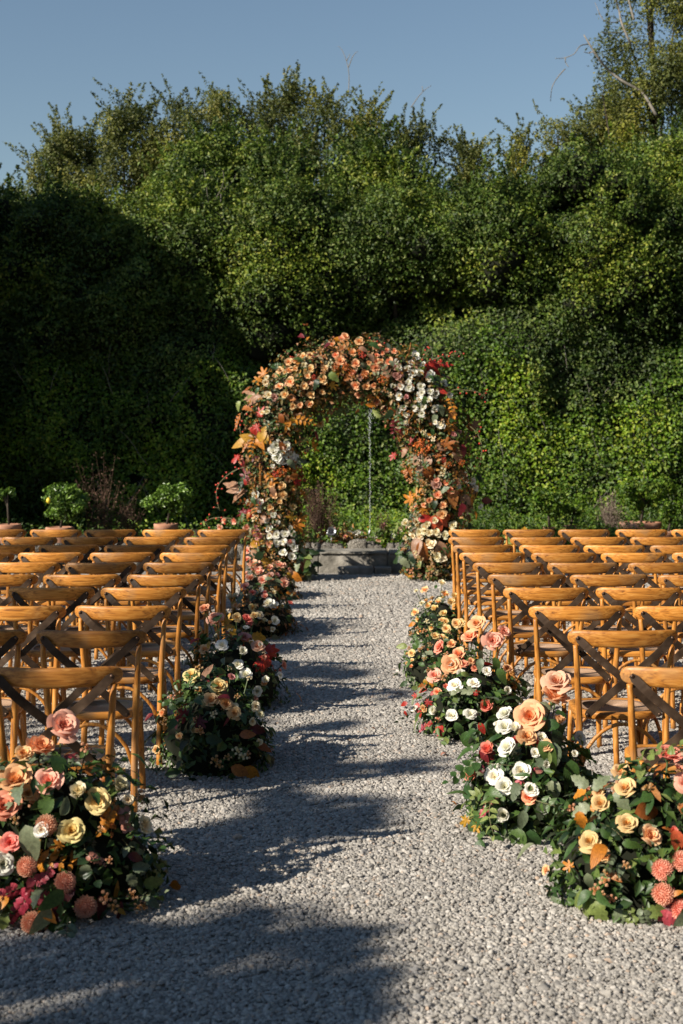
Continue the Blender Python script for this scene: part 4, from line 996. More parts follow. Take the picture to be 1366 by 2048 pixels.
def mound(cx, cy, ax, ay, hz, flowers, leaves, label, nleaf=110, nunder=900, green=('green', 'green', 'deep', 'sage'), accents=(), lsize=.09, near=True, under='under', extra_mums=()):
    base = Vector((cx, cy, 0)); t = empty('flower_arrangement', base, label, 'flower arrangement', 'flower arrangements lining the aisle')
    def hit(px, py, grow=1.0):
        d = P(px, py, 1.0) - CAMP; o = CAMP - base; A = Vector((ax * grow, ay * grow, hz * grow))
        o2 = Vector([o[i] / A[i] for i in range(3)]); d2 = Vector([d[i] / A[i] for i in range(3)])
        a_, b_, c_ = d2.dot(d2), o2.dot(d2), o2.dot(o2) - 1; D = b_ * b_ - a_ * c_
        if D > 0: p = o + d * ((-b_ - math.sqrt(D)) / a_)
        else: p = o + d * (cy - 0.02 + random.uniform(-.08, .05)) / d.y
        if p.z < .03: p = p + Vector((0, 0, .04 - p.z))
        n_ = Vector([p[i] / A[i] ** 2 for i in range(3)]).normalized(); return p, n_
    segs = []
    for fl in flowers:
        px, py, kind, spx = fl[:4]; var = fl[4] if len(fl) > 4 else random.choice((0, 0, 1, 2))
        p, n_ = hit(px, py, 1.06); size = spx / F * (cy + p.y) * .95
        toc = (CAMP - (base + p)).normalized(); ax_ = (n_ * .45 + toc * .6 + Vector((0, 0, .35)) + rvec(.22)).normalized()
        if kind == 'dahlia': link('dahlia', DAH[random.randint(0, 1)], t, p, quat_dir((toc * .8 + n_ * .3 + rvec(.12))), size)
        elif kind == 'mum': link('mum_cluster', mumcluster_me(random.randint(0, 3)), t, p, quat_dir(ax_), size)
        elif kind == 'mumc': link('mum_cluster', mumcluster_me(random.randint(0, 3), 'p_cream'), t, p, quat_dir(ax_), size)
        else: link('rose', (ROSE if near else ROSEL)[kind][var if near else var % 2], t, p, quat_dir(ax_), size * .98)
        segs.append((p - ax_ * size * .6, Vector((p.x * .35, p.y * .35, max(.03, p.z * .35)))))
    kinds = [f_[2] for f_ in flowers if f_[2] != 'dahlia']; smed = sorted([f_[3] for f_ in flowers])[len(flowers) // 2]
    for i in range(22 if near else 14):
        a = random.uniform(-math.pi, 0) if random.random() < .8 else random.uniform(0, math.pi); ph = random.uniform(.25, 1.35); d = Vector((math.cos(a) * math.sin(ph), math.sin(a) * math.sin(ph), math.cos(ph)))
        p = Vector((d.x * ax, d.y * ay, d.z * hz)) * random.uniform(.95, 1.1); kd = random.choice(kinds); size = smed / F * cy * random.uniform(.45, .85); axx = (d + Vector((0, -.5, .3)) + rvec(.3)).normalized()
        if kd in ('mum', 'mumc'): link('mum_cluster', mumcluster_me(random.randint(0, 3), 'p_cream' if kd == 'mumc' else 'p_mum'), t, p, quat_dir(axx), size)
        else: link('rose', (ROSE if near else ROSEL)[kd][random.choice((0, 1, 3)) if near else random.randint(0, 1)], t, p, quat_dir(axx), size)
        segs.append((p - axx * size * .6, Vector((p.x * .4, p.y * .4, max(.03, p.z * .4)))))
    tag(link('stem', stems_mesh(segs), t), kind='stuff')
    for lf in leaves:
        px, py, shape, col, spx, ang = lf; p, n_ = hit(px, py, 1.0); size = spx / F * (cy + p.y)
        toc = (CAMP - (base + p)).normalized()
        nn_ = (toc * .8 + n_ * .5 + rvec(.25)); tipd = Vector((math.cos(R(ang)), -.2, math.sin(R(ang))))
        q = quat_dir(nn_, tipd)
        me = palmate_me(col, 0, 5) if shape == 'palm' else maple_me(col, random.randint(0, 2)) if shape == 'wide' else spray_me(col, 'round', 6, random.randint(0, 2)) if shape == 'spray' else plume_me(random.randint(0, 2)) if shape == 'plume' else leaf_me(shape, col, random.randint(0, 2))
        pp_ = p - (q @ Vector((0, 1, 0))) * size * .4
        o = link({'spray': 'leaf_spray', 'plume': 'plume'}.get(shape, 'leaf'), me, t, pp_ + n_ * .01, q, size)
        if size * .3 > pp_.z: o.location.z = max(pp_.z, .03)
    for i in range(nleaf):
        a = random.uniform(0, 6.28); u = random.uniform(.0, 1) ** .8; ph = u * math.pi / 2 * 1.02
        d = Vector((math.cos(a) * math.sin(ph), math.sin(a) * math.sin(ph), math.cos(ph))); k = random.uniform(.82, 1.02) * (.78 + .5 * float(vnoise(np.array([[d.x * 1.6 + cx * 5, d.y * 1.6, d.z * 1.6]]), .6)[0])) * (1.18 if random.random() < .12 else 1)
        p = Vector((d.x * ax * k, d.y * ay * k, max(.03, d.z * hz * k)))
        col = random.choice(accents) if accents and random.random() < .22 else random.choice(green)
        shape = random.choice(('ovate', 'ovate', 'ovate', 'round' if col in ('green', 'deep') else 'narrow', 'narrow')) if col != 'sage' else random.choice(('ovate', 'lobed'))
        nn_ = (d + Vector((0, 0, .5)) + rvec(.45)); tipd = d + Vector((0, 0, random.uniform(-.9, .5))) + rvec(.4); s = lsize * random.uniform(.6, 1.25)
        if random.random() < .12: link('leaf_spray', spray_me(col, random.choice(('round', 'ovate')), 5, random.randint(0, 2)), t, p, quat_dir(nn_, tipd), s * 1.9)
        else: link('leaf', leaf_me(shape, col, random.randint(0, 2)), t, p, quat_dir(nn_, tipd), s)
    d = unit(rng.normal(size=(nunder, 3))); d[:, 2] = np.abs(d[:, 2]); k = rng.uniform(.35, .97, nunder) ** .6 * (.78 + .5 * vnoise(d * 1.6 + np.array([cx * 5, 0, 0]), .6))
    pts = d * k[:, None] * np.array([ax, ay, hz]) * 1.0; pts[:, 2] = np.maximum(pts[:, 2], .015)
    tag(link('foliage', leaf_cloud('foliage', pts, d + rng.normal(size=(nunder, 3)) * .5 + np.array([0, 0, .3]), lsize * .62, M[under], .55), t), kind='stuff')
    mb = MB(); mb.add(*lump((0, 0, hz * .22), (ax * .72, ay * .72, hz * .55), 1.3)); link('mound_core', mb.mesh('mound_core', M['core']), t)  # plain lump in the near-black fill colour under the leaves
    return t

# left of the aisle
mound(-1.13, 5.42, .46, .36, .56, [
    (128, 1450, 'pink', 34, 2), (82, 1493, 'peach', 34, 1), (48, 1508, 'apricot', 24), (31, 1557, 'peach', 38, 0), (98, 1561, 'pink', 31, 0), (8, 1612, 'coral', 36), (157, 1583, 'cream', 26, 3),
    (240, 1570, 'cream', 25, 3), (196, 1601, 'yellow', 27, 0), (143, 1662, 'yellow', 28, 0), (92, 1651, 'dahlia', 26), (53, 1733, 'dahlia', 24), (131, 1764, 'dahlia', 25), (171, 1814, 'dahlia', 27),
    (64, 1846, 'dahlia', 27), (5, 1729, 'white', 26), (20, 1685, 'coral', 22), (256, 1600, 'cream', 14), (210, 1797, 'mum', 20), (226, 1815, 'mum', 18), (262, 1792, 'mum', 18), (284, 1812, 'mum', 16), (272, 1832, 'mum', 16), (218, 1722, 'mum', 12), (200, 1660, 'mum', 10), (30, 1640, 'mum', 14)],
    [(60, 1680, 'ovate', 'sage', 75, -70), (92, 1610, 'ovate', 'green', 60, 80), (128, 1618, 'ovate', 'sage', 40, 50), (150, 1680, 'round', 'green', 35, 0), (180, 1540, 'lobed', 'rust', 42, 60), (205, 1565, 'wide', 'rust', 36, 30),
     (185, 1590, 'wide', 'orange', 30, 160), (250, 1632, 'spray', 'blush', 58, -70), (232, 1628, 'spray', 'rust', 54, -100), (215, 1635, 'spray', 'orange', 55, -130), (185, 1715, 'spray', 'blush', 40, -30), (120, 1690, 'wide', 'orange', 36, 190),
     (22, 1790, 'spray', 'magenta', 70, 200), (75, 1770, 'spray', 'magenta', 75, -60), (95, 1800, 'spray', 'magenta', 70, -80), (40, 1815, 'spray', 'magenta', 60, -140), (80, 1755, 'spray', 'magenta', 50, 60), (60, 1795, 'palm', 'magenta', 40, -90), (105, 1830, 'palm', 'burgundy', 40, -60),
     (300, 1765, 'lobed', 'lime', 44, 0), (170, 1745, 'lobed', 'sage', 42, -80), (275, 1735, 'lobed', 'sage', 36, 10), (260, 1760, 'lobed', 'sage', 36, -30), (265, 1715, 'ovate', 'burgundy', 38, 10), (95, 1868, 'lobed', 'lime', 38, 200), (10, 1850, 'lobed', 'lime', 38, -100), (240, 1860, 'lobed', 'yellow', 20, 0)],
    'large front left arrangement of peach roses, salmon dahlias and magenta sprays', 190, 2200, accents=('rust', 'burgundy', 'orange', 'sage'), lsize=.085)
mound(-.68, 7.66, .33, .4, .5, [
    (382, 1350, 'yellow', 17), (437, 1372, 'yellow', 19), (422, 1399, 'apricot', 18), (452, 1407, 'apricot', 17), (469, 1426, 'apricot', 16), (463, 1354, 'mauve', 11), (512, 1413, 'cream', 10), (520, 1428, 'cream', 10), (505, 1443, 'cream', 9),
    (474, 1504, 'mumc', 16), (486, 1516, 'mumc', 15), (430, 1521, 'mum', 16), (400, 1460, 'mum', 11), (474, 1393, 'mum', 9), (455, 1515, 'mum', 12), (438, 1530, 'mum', 12)],
    [(412, 1351, 'narrow', 'tan', 50, 70), (375, 1430, 'wide', 'burgundy', 40, 200), (400, 1440, 'wide', 'burgundy', 36, -60), (500, 1545, 'ovate', 'orange', 46, -40), (475, 1540, 'ovate', 'rust', 44, -20), (510, 1460, 'ovate', 'burgundy', 36, 0), (490, 1470, 'ovate', 'rust', 34, 10), (350, 1560, 'ovate', 'green', 34, 190), (425, 1480, 'lobed', 'deep', 34, 0), (440, 1345, 'ovate', 'green', 28, 20)],
    'shaded arrangement of apricot roses left of the aisle beside the third row', 110, 1500, ('deep', 'green', 'deep'), ('burgundy', 'rust', 'deep'), .07)
mound(-.72, 9.45, .36, .55, .5, [
    (444, 1290, 'white', 14), (485, 1303, 'white', 14, 3), (476, 1329, 'white', 14), (491, 1349, 'white', 15), (531, 1360, 'white', 12, 3), (516, 1292, 'pink', 14), (490, 1272, 'mauve', 13), (408, 1217, 'coral', 13), (430, 1237, 'pink', 16, 2), (494, 1237, 'coral', 14), (474, 1235, 'apricot', 11), (509, 1230, 'apricot', 10), (460, 1262, 'mumc', 9), (528, 1305, 'mumc', 7)],
    [(452, 1248, 'wide', 'yellow', 34, 80), (462, 1262, 'lobed', 'yellow', 30, -60), (514, 1277, 'lobed', 'yellow', 34, 10), (545, 1303, 'palm', 'red', 26, 10), (535, 1298, 'palm', 'red', 24, 60), (522, 1334, 'palm', 'red', 26, -80), (528, 1322, 'palm', 'red', 24, 200), (410, 1282, 'ovate', 'green', 34, -80), (440, 1385, 'ovate', 'sage', 30, -50)],
    'arrangement with white roses, yellow maple leaves and red leaves left of aisle', 95, 1200, accents=('yellow', 'burgundy', 'orange', 'red'), lsize=.072)
mound(-.72, 13.0, .34, .7, .42, [
    (536, 1205, 'white', 12), (549, 1210, 'white', 10), (550, 1241, 'white', 12), (505, 1214, 'yellow', 10), (520, 1229, 'cream', 9), (459, 1192, 'cream', 10), (505, 1184, 'coral', 8), (521, 1180, 'white', 7), (490, 1172, 'pink', 9), (530, 1240, 'cream', 7), (545, 1258, 'cream', 6), (470, 1190, 'cream', 9), (500, 1245, 'coral', 9), (478, 1212, 'apricot', 8)],
    [(551, 1181, 'wide', 'orange', 15, 60), (575, 1223, 'wide', 'orange', 17, 10), (468, 1212, 'wide', 'yellow', 22, 90), (482, 1200, 'ovate', 'sage', 22, 90), (575, 1188, 'ovate', 'orange', 12, 0)],
    'small arrangement of white roses with orange leaf left of the far rows', 80, 900, accents=('orange', 'rust', 'sage'), lsize=.075, near=False, under='under_mix')
mound(-.8, 15.9, .34, .5, .4, [
    (507, 1127, 'pink', 13), (518, 1141, 'pink', 13), (560, 1129, 'pink', 10), (525, 1160, 'pink', 11), (569, 1166, 'pink', 11), (492, 1118, 'coral', 9), (540, 1150, 'mauve', 8), (548, 1185, 'cream', 7), (500, 1155, 'coral', 8)],
    [(585, 1187, 'lobed', 'orange', 15, 0), (578, 1150, 'ovate', 'yellow', 16, -30), (530, 1175, 'ovate', 'sage', 16, -90)],
    'low arrangement of pink roses trailing from the left foot of the arch', 80, 900, accents=('orange', 'rust', 'sage'), lsize=.075, near=False, under='under_mix')
# right of the aisle
LEAFM['coral_'] = [(.5, .08, .03), (.55, .13, .05)]; M['l_coral_'] = leafmat('leaf_coral', LEAFM['coral_'], .42, .28, False, veins=True)
mound(1.2, 5.45, .42, .36, .5, [
    (1338, 1507, 'coral', 27, 0), (1243, 1542, 'apricot', 21), (1250, 1575, 'apricot', 23, 0), (1201, 1607, 'apricot', 21), (1254, 1646, 'apricot', 23), (1179, 1682, 'apricot', 23), (1302, 1670, 'apricot', 24, 0), (1372, 1566, 'pink', 24), (1325, 1740, 'dahlia', 25), (1326, 1788, 'dahlia', 26), (1364, 1722, 'dahlia', 24),
    (1362, 1820, 'dahlia', 24), (1190, 1780, 'mum', 17), (1212, 1762, 'mum', 17), (1237, 1752, 'mum', 15), (1205, 1793, 'mum', 14), (1224, 1797, 'mum', 14), (1252, 1733, 'mum', 14), (1216, 1745, 'mum', 12)],
    [(1166, 1568, 'lobed', 'sage', 42, 160), (1202, 1572, 'lobed', 'sage', 46, 60), (1168, 1622, 'lobed', 'sage', 42, 200), (1242, 1600, 'lobed', 'sage', 46, -60), (1165, 1590, 'lobed', 'orange', 40, 150), (1165, 1640, 'lobed', 'orange', 38, -80), (1294, 1624, 'ovate', 'rust', 66, 15), (1312, 1588, 'narrow', 'rust', 52, 110), (1352, 1680, 'ovate', 'coral_', 50, -80),
     (1145, 1735, 'wide', 'orange', 34, 150), (1180, 1715, 'round', 'green', 36, 60), (1180, 1760, 'ovate', 'sage', 36, -80), (1260, 1688, 'ovate', 'green', 38, 0), (1215, 1665, 'round', 'green', 34, 0), (1185, 1660, 'round', 'green', 30, 160), (1160, 1800, 'lobed', 'lime', 56, 170), (1175, 1822, 'lobed', 'lime', 60, 190), (1200, 1830, 'lobed', 'lime', 52, -60),
     (1240, 1830, 'lobed', 'sage', 40, -90), (1265, 1845, 'spray', 'lime', 54, -60), (1290, 1850, 'spray', 'sage', 54, -90), (1310, 1822, 'lobed', 'lime', 44, 20), (1345, 1845, 'palm', 'magenta', 46, -60), (1350, 1800, 'palm', 'burgundy', 40, 90), (1338, 1640, 'narrow', 'green', 50, 60), (1295, 1620, 'ovate', 'green', 40, 90), (1340, 1590, 'ovate', 'green', 42, 20)],
    'large front right arrangement of apricot roses and salmon dahlias with oak leaves', 180, 2000, ('green', 'sage', 'green', 'deep'), ('lime', 'rust', 'orange', 'sage'), .085)
mound(.86, 6.5, .31, .38, .52, [
    (1113, 1361, 'pink', 28, 2), (1110, 1390, 'peach', 31, 0), (1060, 1432, 'peach', 32, 2), (976, 1498, 'coral', 22, 3), (1054, 1473, 'peach', 22), (1014, 1494, 'white', 22, 0), (1042, 1542, 'white', 22), (989, 1553, 'white', 20, 0), (1009, 1573, 'white', 20), (1007, 1630, 'white', 21, 3)],
    [(1092, 1505, 'ovate', 'green', 62, -60), (1105, 1510, 'ovate', 'sage', 60, -100), (1140, 1545, 'ovate', 'green', 60, -90), (1083, 1615, 'ovate', 'sage', 46, -90), (1105, 1575, 'round', 'sage', 36, -80), (1038, 1678, 'round', 'green', 44, -90), (1064, 1682, 'round', 'green', 44, -80), (1136, 1672, 'round', 'sage', 50, -80), (1046, 1636, 'ovate', 'sage', 40, -100),
     (1065, 1551, 'wide', 'magenta', 30, 30), (1045, 1560, 'wide', 'magenta', 28, 200), (1078, 1540, 'ovate', 'blush', 30, 60), (990, 1605, 'spray', 'blush', 48, 190), (975, 1618, 'spray', 'magenta', 36, 200), (938, 1640, 'wide', 'yellow', 32, 200), (955, 1650, 'wide', 'yellow', 32, -60), (972, 1642, 'narrow', 'green', 44, 180), (1060, 1485, 'wide', 'red', 30, 0), (1040, 1480, 'spray', 'red', 34, 200), (975, 1515, 'palm', 'burgundy', 30, -90), (968, 1540, 'ovate', 'burgundy', 22, 110), (990, 1480, 'narrow', 'green', 44, 60), (1120, 1440, 'ovate', 'green', 50, -80), (1100, 1455, 'ovate', 'green', 46, 180), (1085, 1420, 'ovate', 'sage', 44, 170),
     (955, 1590, 'palm', 'lime', 26, 150), (1115, 1610, 'round', 'green', 34, 0), (1110, 1480, 'ovate', 'deep', 50, -60), (1150, 1600, 'round', 'green', 40, -60)],
    'arrangement of white and peach roses with broad green leaves right of aisle', 170, 1700, ('green', 'green', 'sage', 'green'), ('green', 'lime'), .082)
mound(.78, 8.55, .34, .46, .5, [
    (953, 1246, 'peach', 18, 2), (939, 1272, 'peach', 19, 0), (986, 1281, 'pink', 20, 2), (1008, 1263, 'pink', 15), (917, 1307, 'peach', 17), (902, 1329, 'peach', 20, 2), (869, 1350, 'pink', 15), (878, 1293, 'coral', 16), (909, 1370, 'white', 15), (947, 1366, 'white', 14, 0), (868, 1421, 'white', 14, 3), (903, 1431, 'white', 14, 0), (941, 1428, 'white', 13), (972, 1411, 'coral', 20, 3), (893, 1310, 'mum', 9)],
    [(835, 1393, 'wide', 'red', 20, 170), (812, 1408, 'ovate', 'red', 18, 190), (850, 1382, 'ovate', 'red', 20, 160), (857, 1404, 'wide', 'red', 22, -40), (838, 1414, 'ovate', 'red', 22, -80), (814, 1426, 'ovate', 'red', 12, -80), (870, 1388, 'ovate', 'red', 20, 20), (862, 1448, 'spray', 'red', 20, 200), (880, 1460, 'palm', 'red', 20, 180), (952, 1390, 'wide', 'red', 22, 90), (962, 1455, 'ovate', 'red', 26, -60), (850, 1450, 'spray', 'magenta', 24, 190),
     (935, 1475, 'round', 'green', 34, -80), (918, 1455, 'ovate', 'green', 32, -60), (950, 1478, 'round', 'sage', 34, -100), (895, 1480, 'ovate', 'lime', 26, 200), (990, 1330, 'ovate', 'green', 34, -80), (960, 1330, 'ovate', 'sage', 30, -100), (1000, 1350, 'ovate', 'green', 34, -60), (1020, 1340, 'plume', 'x', 74, -55), (985, 1460, 'round', 'green', 34, -80), (865, 1370, 'ovate', 'orange', 22, -90), (930, 1350, 'ovate', 'lime', 20, 0)],
    'arrangement of coral and white roses with bright red leaves right of aisle', 120, 1300, ('green', 'green', 'sage', 'green'), ('red', 'green', 'lime'), .078)
mound(.72, 10.35, .3, .5, .38, [
    (893, 1257, 'yellow', 10), (913, 1247, 'yellow', 11), (922, 1246, 'yellow', 10), (871, 1272, 'yellow', 11), (903, 1288, 'apricot', 12), (854, 1244, 'mumc', 9), (823, 1268, 'mum', 9), (849, 1263, 'mum', 9), (835, 1258, 'mum', 8), (860, 1290, 'mum', 8), (840, 1300, 'mum', 8), (850, 1318, 'mum', 8), (872, 1325, 'mum', 9), (888, 1312, 'mumc', 8), (856, 1340, 'mum', 8), (885, 1240, 'yellow', 9)],
    [(808, 1294, 'ovate', 'lime', 24, 175), (826, 1250, 'ovate', 'orange', 18, 180), (836, 1290, 'round', 'green', 20, 180), (847, 1385, 'lobed', 'rust', 22, 200), (852, 1365, 'ovate', 'yellow', 18, -80)],
    'spray arrangement of small yellow roses and peach mums right of the aisle', 90, 1000, ('green', 'sage', 'green'), ('sage', 'lime', 'rust'), .065)
mound(.86, 12.5, .27, .4, .38, [
    (849, 1179, 'apricot', 9), (884, 1165, 'cream', 9), (890, 1188, 'yellow', 10), (903, 1203, 'apricot', 10), (933, 1217, 'cream', 9), (868, 1216, 'yellow', 10), (829, 1224, 'yellow', 9), (887, 1226, 'yellow', 9), (856, 1211, 'yellow', 8), (832, 1181, 'cream', 5), (843, 1206, 'cream', 6), (910, 1190, 'yellow', 8), (835, 1238, 'yellow', 7)],
    [(828, 1250, 'ovate', 'lime', 12, 180), (872, 1176, 'ovate', 'green', 12, 90)],
    'farthest right arrangement of small yellow roses beside the far rows', 80, 900, ('green', 'deep', 'green'), ('green', 'lime'), .06, near=False)

# ------------------------------------------------------------------ flower arch
AY = 17.9
def A(zx, zy, dy=0.0): return P(400 + zx / 2.277, 640 + zy / 2.277, AY + dy)
arch = empty('flower_arch', (0, AY, 0), 'tall arch of roses, berries and autumn leaves at the end of the aisle', 'flower arch')
line = [(560, 1158), (552, 1080), (548, 1000), (545, 920), (553, 850), (578, 790), (628, 752), (700, 738), (772, 748), (828, 785), (862, 840), (880, 910), (884, 990), (872, 1070), (858, 1155)]
rad_px = [66, 62, 54, 58, 70, 76, 76, 72, 74, 74, 68, 66, 64, 62, 58]
cen = [P(a, b_, AY) - Vector((0, AY, 0)) for a, b_ in line]
cs = smooth_path(cen, 8); rs = []
for i in range(len(cs)):
    u = i / 8; j = min(int(u), len(rad_px) - 2); rs.append((rad_px[j] * (1 - (u - j)) + rad_px[j + 1] * (u - j)) / F * AY * .88)
link('frame', MB().tube(cs, .03, 8).mesh('frame', M['bark']), arch)
def arch_d(p):
    """nearest point of the arch's centre line"""
    b_ = min(range(len(cs)), key=lambda i: (cs[i].x - p.x) ** 2 + (cs[i].z - p.z) ** 2); return b_
def on_arch(px, py, lift=1.0):
    p = P(px, py, AY) - Vector((0, AY, 0)); i = arch_d(p); c = cs[i]; r = rs[i]
    dd = math.hypot(p.x - c.x, p.z - c.z); dy = -math.sqrt(max(0.0, r * r - dd * dd)) * .95 * lift - .02
    q = P(px, py, AY + dy) - Vector((0, AY, 0)); n_ = Vector((q.x - c.x, q.y * 1.2 - .1, q.z - c.z)).normalized(); return q, n_
def filltube(nn_, kmin, kmax):
    idx = rng.integers(0, len(cs), nn_); cc = np.array([list(c) for c in cs]); t_ = np.gradient(cc, axis=0); t_ = unit(t_)
    c = cc[idx] + (cc[np.minimum(idx + 1, len(cs) - 1)] - cc[idx]) * rng.random((nn_, 1)); rr_ = np.array(rs)[idx]
    s = t_[idx]; e1 = np.tile(np.array([[0, 1.0, 0]]), (nn_, 1)); e2 = np.cross(s, e1); a = rng.uniform(0, 2 * np.pi, nn_)
    d = e1 * np.cos(a)[:, None] + e2 * np.sin(a)[:, None]; bump = .8 + .45 * vnoise(c * 1.0 + d, .35, 4)
    return c + d * (rr_ * rng.uniform(kmin, kmax, nn_) * bump)[:, None], d
pts, d = filltube(17000, .35, 1.08)
pts[:, 2] = np.maximum(pts[:, 2], .02)
tag(link('foliage', leaf_cloud('arch_foliage', pts, d + rng.normal(size=d.shape) * .6 + np.array([0, -.1, .3]), .062, M['under_mix'], .5), arch), kind='stuff')
pts, d = filltube(9000, .3, .95)
pts[:, 2] = np.maximum(pts[:, 2], .02)
tag(link('greenery', leaf_cloud('arch_greenery', pts, d + rng.normal(size=d.shape) * .6 + np.array([0, 0, .4]), .06, M['under'], .5), arch), kind='stuff')
link('arch_core', MB().tube(cs, [r * .55 for r in rs], 10).mesh('arch_core', M['core']), arch)  # plain tube in the near-black fill colour inside the foliage
z2 = lambda a: (400 + a[0] / 2.277, 640 + a[1] / 2.277)
placed = []
def arose(lst, kind, spx, jit=.15):
    if spx > 0: placed.extend([(a[0], a[1], kind) for a in lst])
    for a in lst:
        px, py = z2(a); s = (a[2] if len(a) > 2 else spx) * random.uniform(.9, 1.1); q, n_ = on_arch(px, py, 1.04)
        ax_ = (n_ * .5 + Vector((-px * 0 + .0, -1, .25)) * .8 + rvec(.22)).normalized()
        link('rose', ROSEL[kind][random.randint(0, 1)], arch, q, quat_dir(ax_), s * 1.14 / F * AY)
arose([(662, 75), (725, 95), (695, 148, 8.5), (710, 197), (800, 218, 8), (862, 188, 8), (770, 195, 6), (753, 240), (757, 303, 8), (708, 297), (645, 128, 6)], 'peach', 7.5)
arose([(640, 185, 9), (738, 378, 5.5), (722, 340), (805, 373), (808, 125), (792, 297), (832, 150, 4.5), (805, 160, 5)], 'peach', 7)
arose([(900, 258, 8), (890, 250, 6), (940, 350, 6), (340, 350, 6), (1077, 752, 9), (1155, 520, 6), (1180, 510, 5), (730, 260, 6)], 'mauve', 7)
arose([(470, 165), (502, 160), (405, 190), (503, 222), (362, 228), (406, 228, 8), (411, 280, 8), (440, 262), (475, 300), (558, 270, 8), (361, 300), (386, 340), (505, 340, 8), (556, 328, 6), (423, 392), (456, 387, 6), (498, 383), (485, 432, 8), (548, 470), (402, 725), (323, 750), (371, 755), (425, 775), (335, 798), (378, 797), (320, 853), (423, 850), (965, 858, 5.5)], 'apricot', 7.2)
arose([(298, 285), (314, 340), (302, 262, 6), (305, 418, 6), (472, 205), (992, 890), (958, 932, 8), (935, 925, 7), (915, 950, 6), (935, 993, 6), (970, 985, 6)], 'cream', 7)
arose([(983, 162), (894, 192, 6), (908, 216), (944, 220), (971, 243), (998, 240, 8), (1048, 243), (880, 298, 6), (914, 303), (948, 282), (951, 308, 8), (1006, 302, 8.5), (1110, 285), (1048, 325), (1073, 338), (907, 345), (1000, 363), (1042, 362), (923, 400), (980, 400, 6), (1016, 397), (1069, 404), (939, 433), (1010, 427), (1072, 466, 5),
       (250, 800), (222, 830), (274, 827), (266, 861), (333, 886), (355, 920, 5), (312, 950), (317, 983), (349, 977), (388, 975), (421, 973), (350, 1013), (380, 1010), (417, 1015), (427, 1032), (377, 1057), (419, 1077, 8), (475, 1055), (1210, 730), (1245, 735, 6), (1255, 765, 6), (1280, 850, 5)], 'white', 7)
arose([(348, 570, 10), (335, 600, 9), (350, 625, 10), (375, 600), (380, 640, 10), (395, 572), (425, 625, 9), (445, 658), (415, 612), (330, 590), (365, 635)], 'white', 8)
arose([(1168, 737), (1140, 775, 8), (1083, 795), (1045, 820), (1108, 842), (1103, 884, 8), (1125, 740)], 'peach', 7)
arose([(110, 912), (155, 915), (90, 945, 6), (213, 945), (264, 985), (315, 1018), (243, 1020, 6), (215, 1050, 6), (1078, 730, 6), (350, 1115, 9), (375, 1190, 9), (240, 1100, 11), (280, 1180, 9)], 'pink', 7.5)
arose([(1070, 912), (1035, 930), (1000, 965), (1025, 960), (1045, 970), (1075, 965), (1150, 935), (1115, 980), (1052, 1020, 8), (1040, 1012), (1100, 1090), (1080, 1080), (1000, 985), (1025, 940), (1110, 1085)], 'cream', 7)
for a in [(560, 170), (590, 200), (570, 230), (640, 160), (610, 215), (545, 140), (930, 660), (960, 730), (1020, 780), (1000, 650), (960, 1140), (1000, 1090), (1050, 1130), (925, 1050), (1040, 1165), (1075, 1150), (985, 1060), (1110, 690), (1100, 470), (700, 260), (845, 320), (940, 700), (1020, 740), (560, 240), (200, 570), (190, 640), (230, 560), (450, 560), (485, 590), (800, 320), (870, 340), (260, 640), (1020, 510), (1060, 540), (960, 640), (1060, 1060), (250, 900), (460, 980)]:
    px, py = z2(a); q, n_ = on_arch(px, py, 1.02); link('mum_cluster', mumcluster_me(random.randint(0, 3), random.choice(('p_mum', 'p_mum', 'p_cream'))), arch, q, quat_dir(n_ + Vector((0, -.8, .3)) + rvec(.2)), random.uniform(8, 12) / F * AY)
for a in [(730, 145, 8), (665, 215, 9), (830, 270, 10), (1015, 580, 19), (1000, 560, 10), (1190, 650, 8), (450, 690, 9), (440, 750, 8), (370, 690, 12), (345, 700, 8), (740, 160, 8), (620, 210, 8), (690, 240, 8), (850, 265, 6), (1110, 640, 7), (1180, 780, 7), (480, 600, 6), (425, 680, 9), (410, 1010, 5), (750, 250, 8), (1130, 660, 8), (520, 260, 6)]:
    px, py = z2(a); q, n_ = on_arch(px, py, 1.05); link('berry_cluster', berry_me('berry_o' if random.random() < .75 else 'berry_r', 60, .1, random.randint(0, 2)), arch, q, quat_dir(n_ + Vector((0, -.7, .2))), a[2] / F * AY)
def aleaf(lst):
    for zx, zy, shape, col, spx, ang in lst:
        px, py = z2((zx, zy)); q, n_ = on_arch(px, py, .98); size = spx / F * AY
        nn_ = Vector((0, -1, .25)) * .8 + n_ * .5 + rvec(.25); tipd = Vector((math.cos(R(ang)), -.15, math.sin(R(ang)))); qq = quat_dir(nn_, tipd)
        me = palmate_me(col, 0, 5) if shape == 'palm' else maple_me(col, random.randint(0, 2)) if shape == 'wide' else spray_me(col, 'ovate', 6, random.randint(0, 2)) if shape == 'spray' else plume_me(random.randint(0, 2)) if shape == 'plume' else leaf_me(shape, col, random.randint(0, 2))
        link({'spray': 'leaf_spray', 'plume': 'plume'}.get(shape, 'leaf'), me, arch, q - (qq @ Vector((0, 1, 0))) * size * .35, qq, size)
for i in range(85):
    zx, zy, kd = random.choice(placed); zx += random.gauss(0, 26); zy += random.gauss(0, 26); px, py = z2((zx, zy)); p_ = P(px, py, AY) - Vector((0, AY, 0)); j_ = arch_d(p_)
    if math.hypot(p_.x - cs[j_].x, p_.z - cs[j_].z) > rs[j_] * 1.1 or any(math.hypot(zx - a[0], zy - a[1]) < 17 for a in placed): continue
    arose([(zx, zy, random.uniform(4.5, 6.5))], kd, 6)
